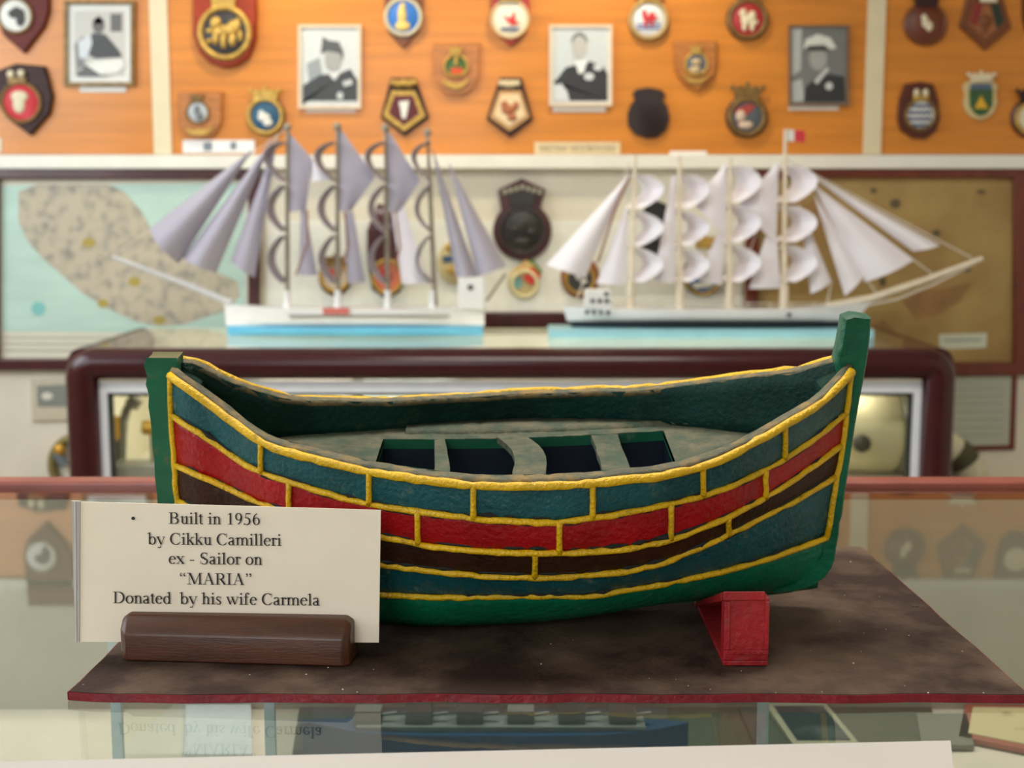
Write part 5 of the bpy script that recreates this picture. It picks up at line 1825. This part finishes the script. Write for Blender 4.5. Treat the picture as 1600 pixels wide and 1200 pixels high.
def cradle(label, xc, wd, yn, yf, zt_, zm):
    t = thing('boat_cradle', label, 'cradle', (xc, (yn + yf) / 2, ZB), 'red cradles under the boat')
    x0, x1 = xc - wd / 2, xc + wd / 2
    ym = (yn + yf) / 2
    zb_ = ZB + .0003
    hw = .006
    MB().box(x0, x1, yn, yf, zb_, zb_ + .0032).build('base_plank', m_crad, t, bevel=.0008)
    for ye, sg in ((yn, 1), (yf, -1)):
        o = MB()
        o.hexa([(x0, ye, zb_ + .0032), (x1, ye, zb_ + .0032), (x1, ye + sg * .011, zb_ + .0032), (x0, ye + sg * .011, zb_ + .0032),
                (x0, ye, zt_ - .004), (x1, ye, zt_ - .004), (x1, ye + sg * .011, zt_ - .004), (x0, ye + sg * .011, zt_ - .004)])
        up_ = o.build('upright', m_crad, t, bevel=.0008)
        fr_ = MB()
        yy0, yy1 = ye - sg * .0012, ye + sg * .0004
        for a, b, c_, d in ((x0, x0 + .0035, zb_ + .0102, zt_ - .006), (x1 - .0025, x1, zb_ + .0102, zt_ - .006), (x0, x1, zb_ + .0074, zb_ + .0100)):
            fr_.box(a, b, min(yy0, yy1), max(yy0, yy1), c_, d)
        fr_.build('facing_strip', m_crad, t, bevel=.0004)
        # sloping rest down to the keel
        e0 = ye - sg * .002
        MB().hexa([(x0 - .001, e0, zt_ - .005), (x1 - .003, e0, zt_ - .005), (x1 - .003, ym, zm - .003), (x0 - .001, ym, zm - .003),
                   (x0 - .001, e0, zt_ + .0005), (x1 - .003, e0, zt_ + .0005), (x1 - .003, ym, zm), (x0 - .001, ym, zm)]).build('sloping_rest', m_crad, t, bevel=.0006)


cradle('red wooden cradle standing on board under the tall bow post', .1385, .0265, .768, 1.006, .0515, .0088)
cradle('red wooden cradle under the boat hidden behind the text card', -.135, .0265, .838, .936, .0150, .0088)

# ------------------------------------------------------------------ text card and its wooden holder
m_hold_w = mat('walnut_holder_wood', (82, 44, 26), .4, .3, 18, bump=.15, bscale=120, coat=.15, stretch=(1, 9, 9))
YCD = .7865


def card_plane(px, py, off=0.0):
    """point on the upright plane of the card"""
    k = -.05
    d = ray(px, py)
    # Y = YCD + k * (X + .17)
    Y = (YCD + k * .17) / (1 - k * d.x) - off
    return Vector((d.x * Y, Y, HC + d.z * Y))


t = thing('card_holder', 'dark walnut block with chamfered top holding the text card', 'card holder', (-.168, .785, ZB))
fl_, fr_ = PZ(186, 1033, ZB), PZ(546, 1043, ZB)
dirx = (fr_ - fl_).normalized()
back = Vector((-dirx.y, dirx.x, 0))
Lh = (fr_ - fl_).length
prof = [(0, 0), (0, .0165), (.0015, .0185), (.0075, .0262), (.0095, .0268), (.030, .0268), (.030, 0)]
rows = []
for i, (s_, ins) in enumerate(((0, .0035), (.004, 0), (Lh - .004, 0), (Lh, .0035))):
    rows.append([fl_ + dirx * s_ + back * (min(max(a, ins), .03 - ins * .5)) + Vector((0, 0, .0002 + (b if b < .02 else b - ins * .8))) for a, b in prof])
mb = MB()
n = len(prof)
vv = [p for r in rows for p in r]
ff = [(i * n + j, i * n + (j + 1) % n, (i + 1) * n + (j + 1) % n, (i + 1) * n + j) for i in range(3) for j in range(n)]
ff += [tuple(range(n - 1, -1, -1)), tuple(3 * n + j for j in range(n))]
mb.add(vv, ff)
mb.build('block', m_hold_w, t, smooth=True, bevel=.0012)

m_card = mat('cream_card_paper', (250, 236, 216), .55, .03, 20, bump=.05, bscale=60)
m_sleeve = glass_mat('clear_plastic_sleeve', (228, 228, 226), 1.45)
c4 = [card_plane(x, y) for x, y in ((124, 784), (595, 797), (592, 1004), (121, 1003))]
cc = sum(c4, Vector((0, 0, 0))) / 4
t = thing('text_card', 'cream text card in clear sleeve standing in wooden holder', 'card', (cc.x, cc.y, ZB + .006))
rows = [[c4[0].lerp(c4[1], i / 24).lerp(c4[3].lerp(c4[2], i / 24), j / 8) + Vector((0, .0006 * math.sin(3.2 * i / 24), 0)) for i in range(25)] for j in range(9)]
MB().sheet(rows, (0, .0006, 0)).build('paper', m_card, t, smooth=True)
s4 = [card_plane(x, y, .0012) for x, y in ((112, 783), (596, 797), (593, 1004), (117, 1004))]
rows = [[s4[0].lerp(s4[1], i / 8).lerp(s4[3].lerp(s4[2], i / 8), j / 4) for i in range(9)] for j in range(5)]
s5 = [card_plane(x, y, .0008) for x, y in ((111.5, 783), (125, 783.5), (124, 1003), (117, 1004))]
MB().sheet([[s5[0], s5[1]], [s5[3], s5[2]]], (0, .002, 0)).build('sleeve_edge', mat('cloudy_sleeve_plastic', (184, 178, 172), .25, .08, 60, stretch=(40, 1, 1)), t)
s6 = [card_plane(x, y, .0012) for x, y in ((115.5, 784), (118, 784), (119.5, 1003), (118, 1003))]
MB().sheet([[s6[0], s6[1]], [s6[3], s6[2]]], (0, .0006, 0)).build('sleeve_fold', flat((206, 204, 202), .3), t)
LINES = [('Built in 1956', 263, 407, 818.5, .012), ('by Cikku Camilleri', 231, 440, 850.5, .012), ('ex - Sailor on', 263, 410, 881, .012), ('\u201cMARIA\u201d', 280, 394, 913, .012), ('Donated  by his wife Carmela', 176, 500, 942.5, .012)]
mb = MB()
for txt, xa, xb, yb, sl in LINES:
    em = (xb - xa) / text_w(txt)
    ev = 27.4

    def lfn(a, b, xa=xa, yb=yb, em=em, sl=sl):
        x = xa + a * em
        return card_plane(x, yb + (x - xa) * sl - b * ev, .0009)
    text_mesh(mb, txt, lfn)
mb.add([card_plane(208 + 3 * math.cos(a), 810 + 2.6 * math.sin(a), .0009) for a in [2 * math.pi * k / 10 for k in range(10)]], [tuple(range(10))])
ink = mat('black_card_ink', (26, 24, 30), .5, .05, 50)
mb.build('lettering', ink, t)
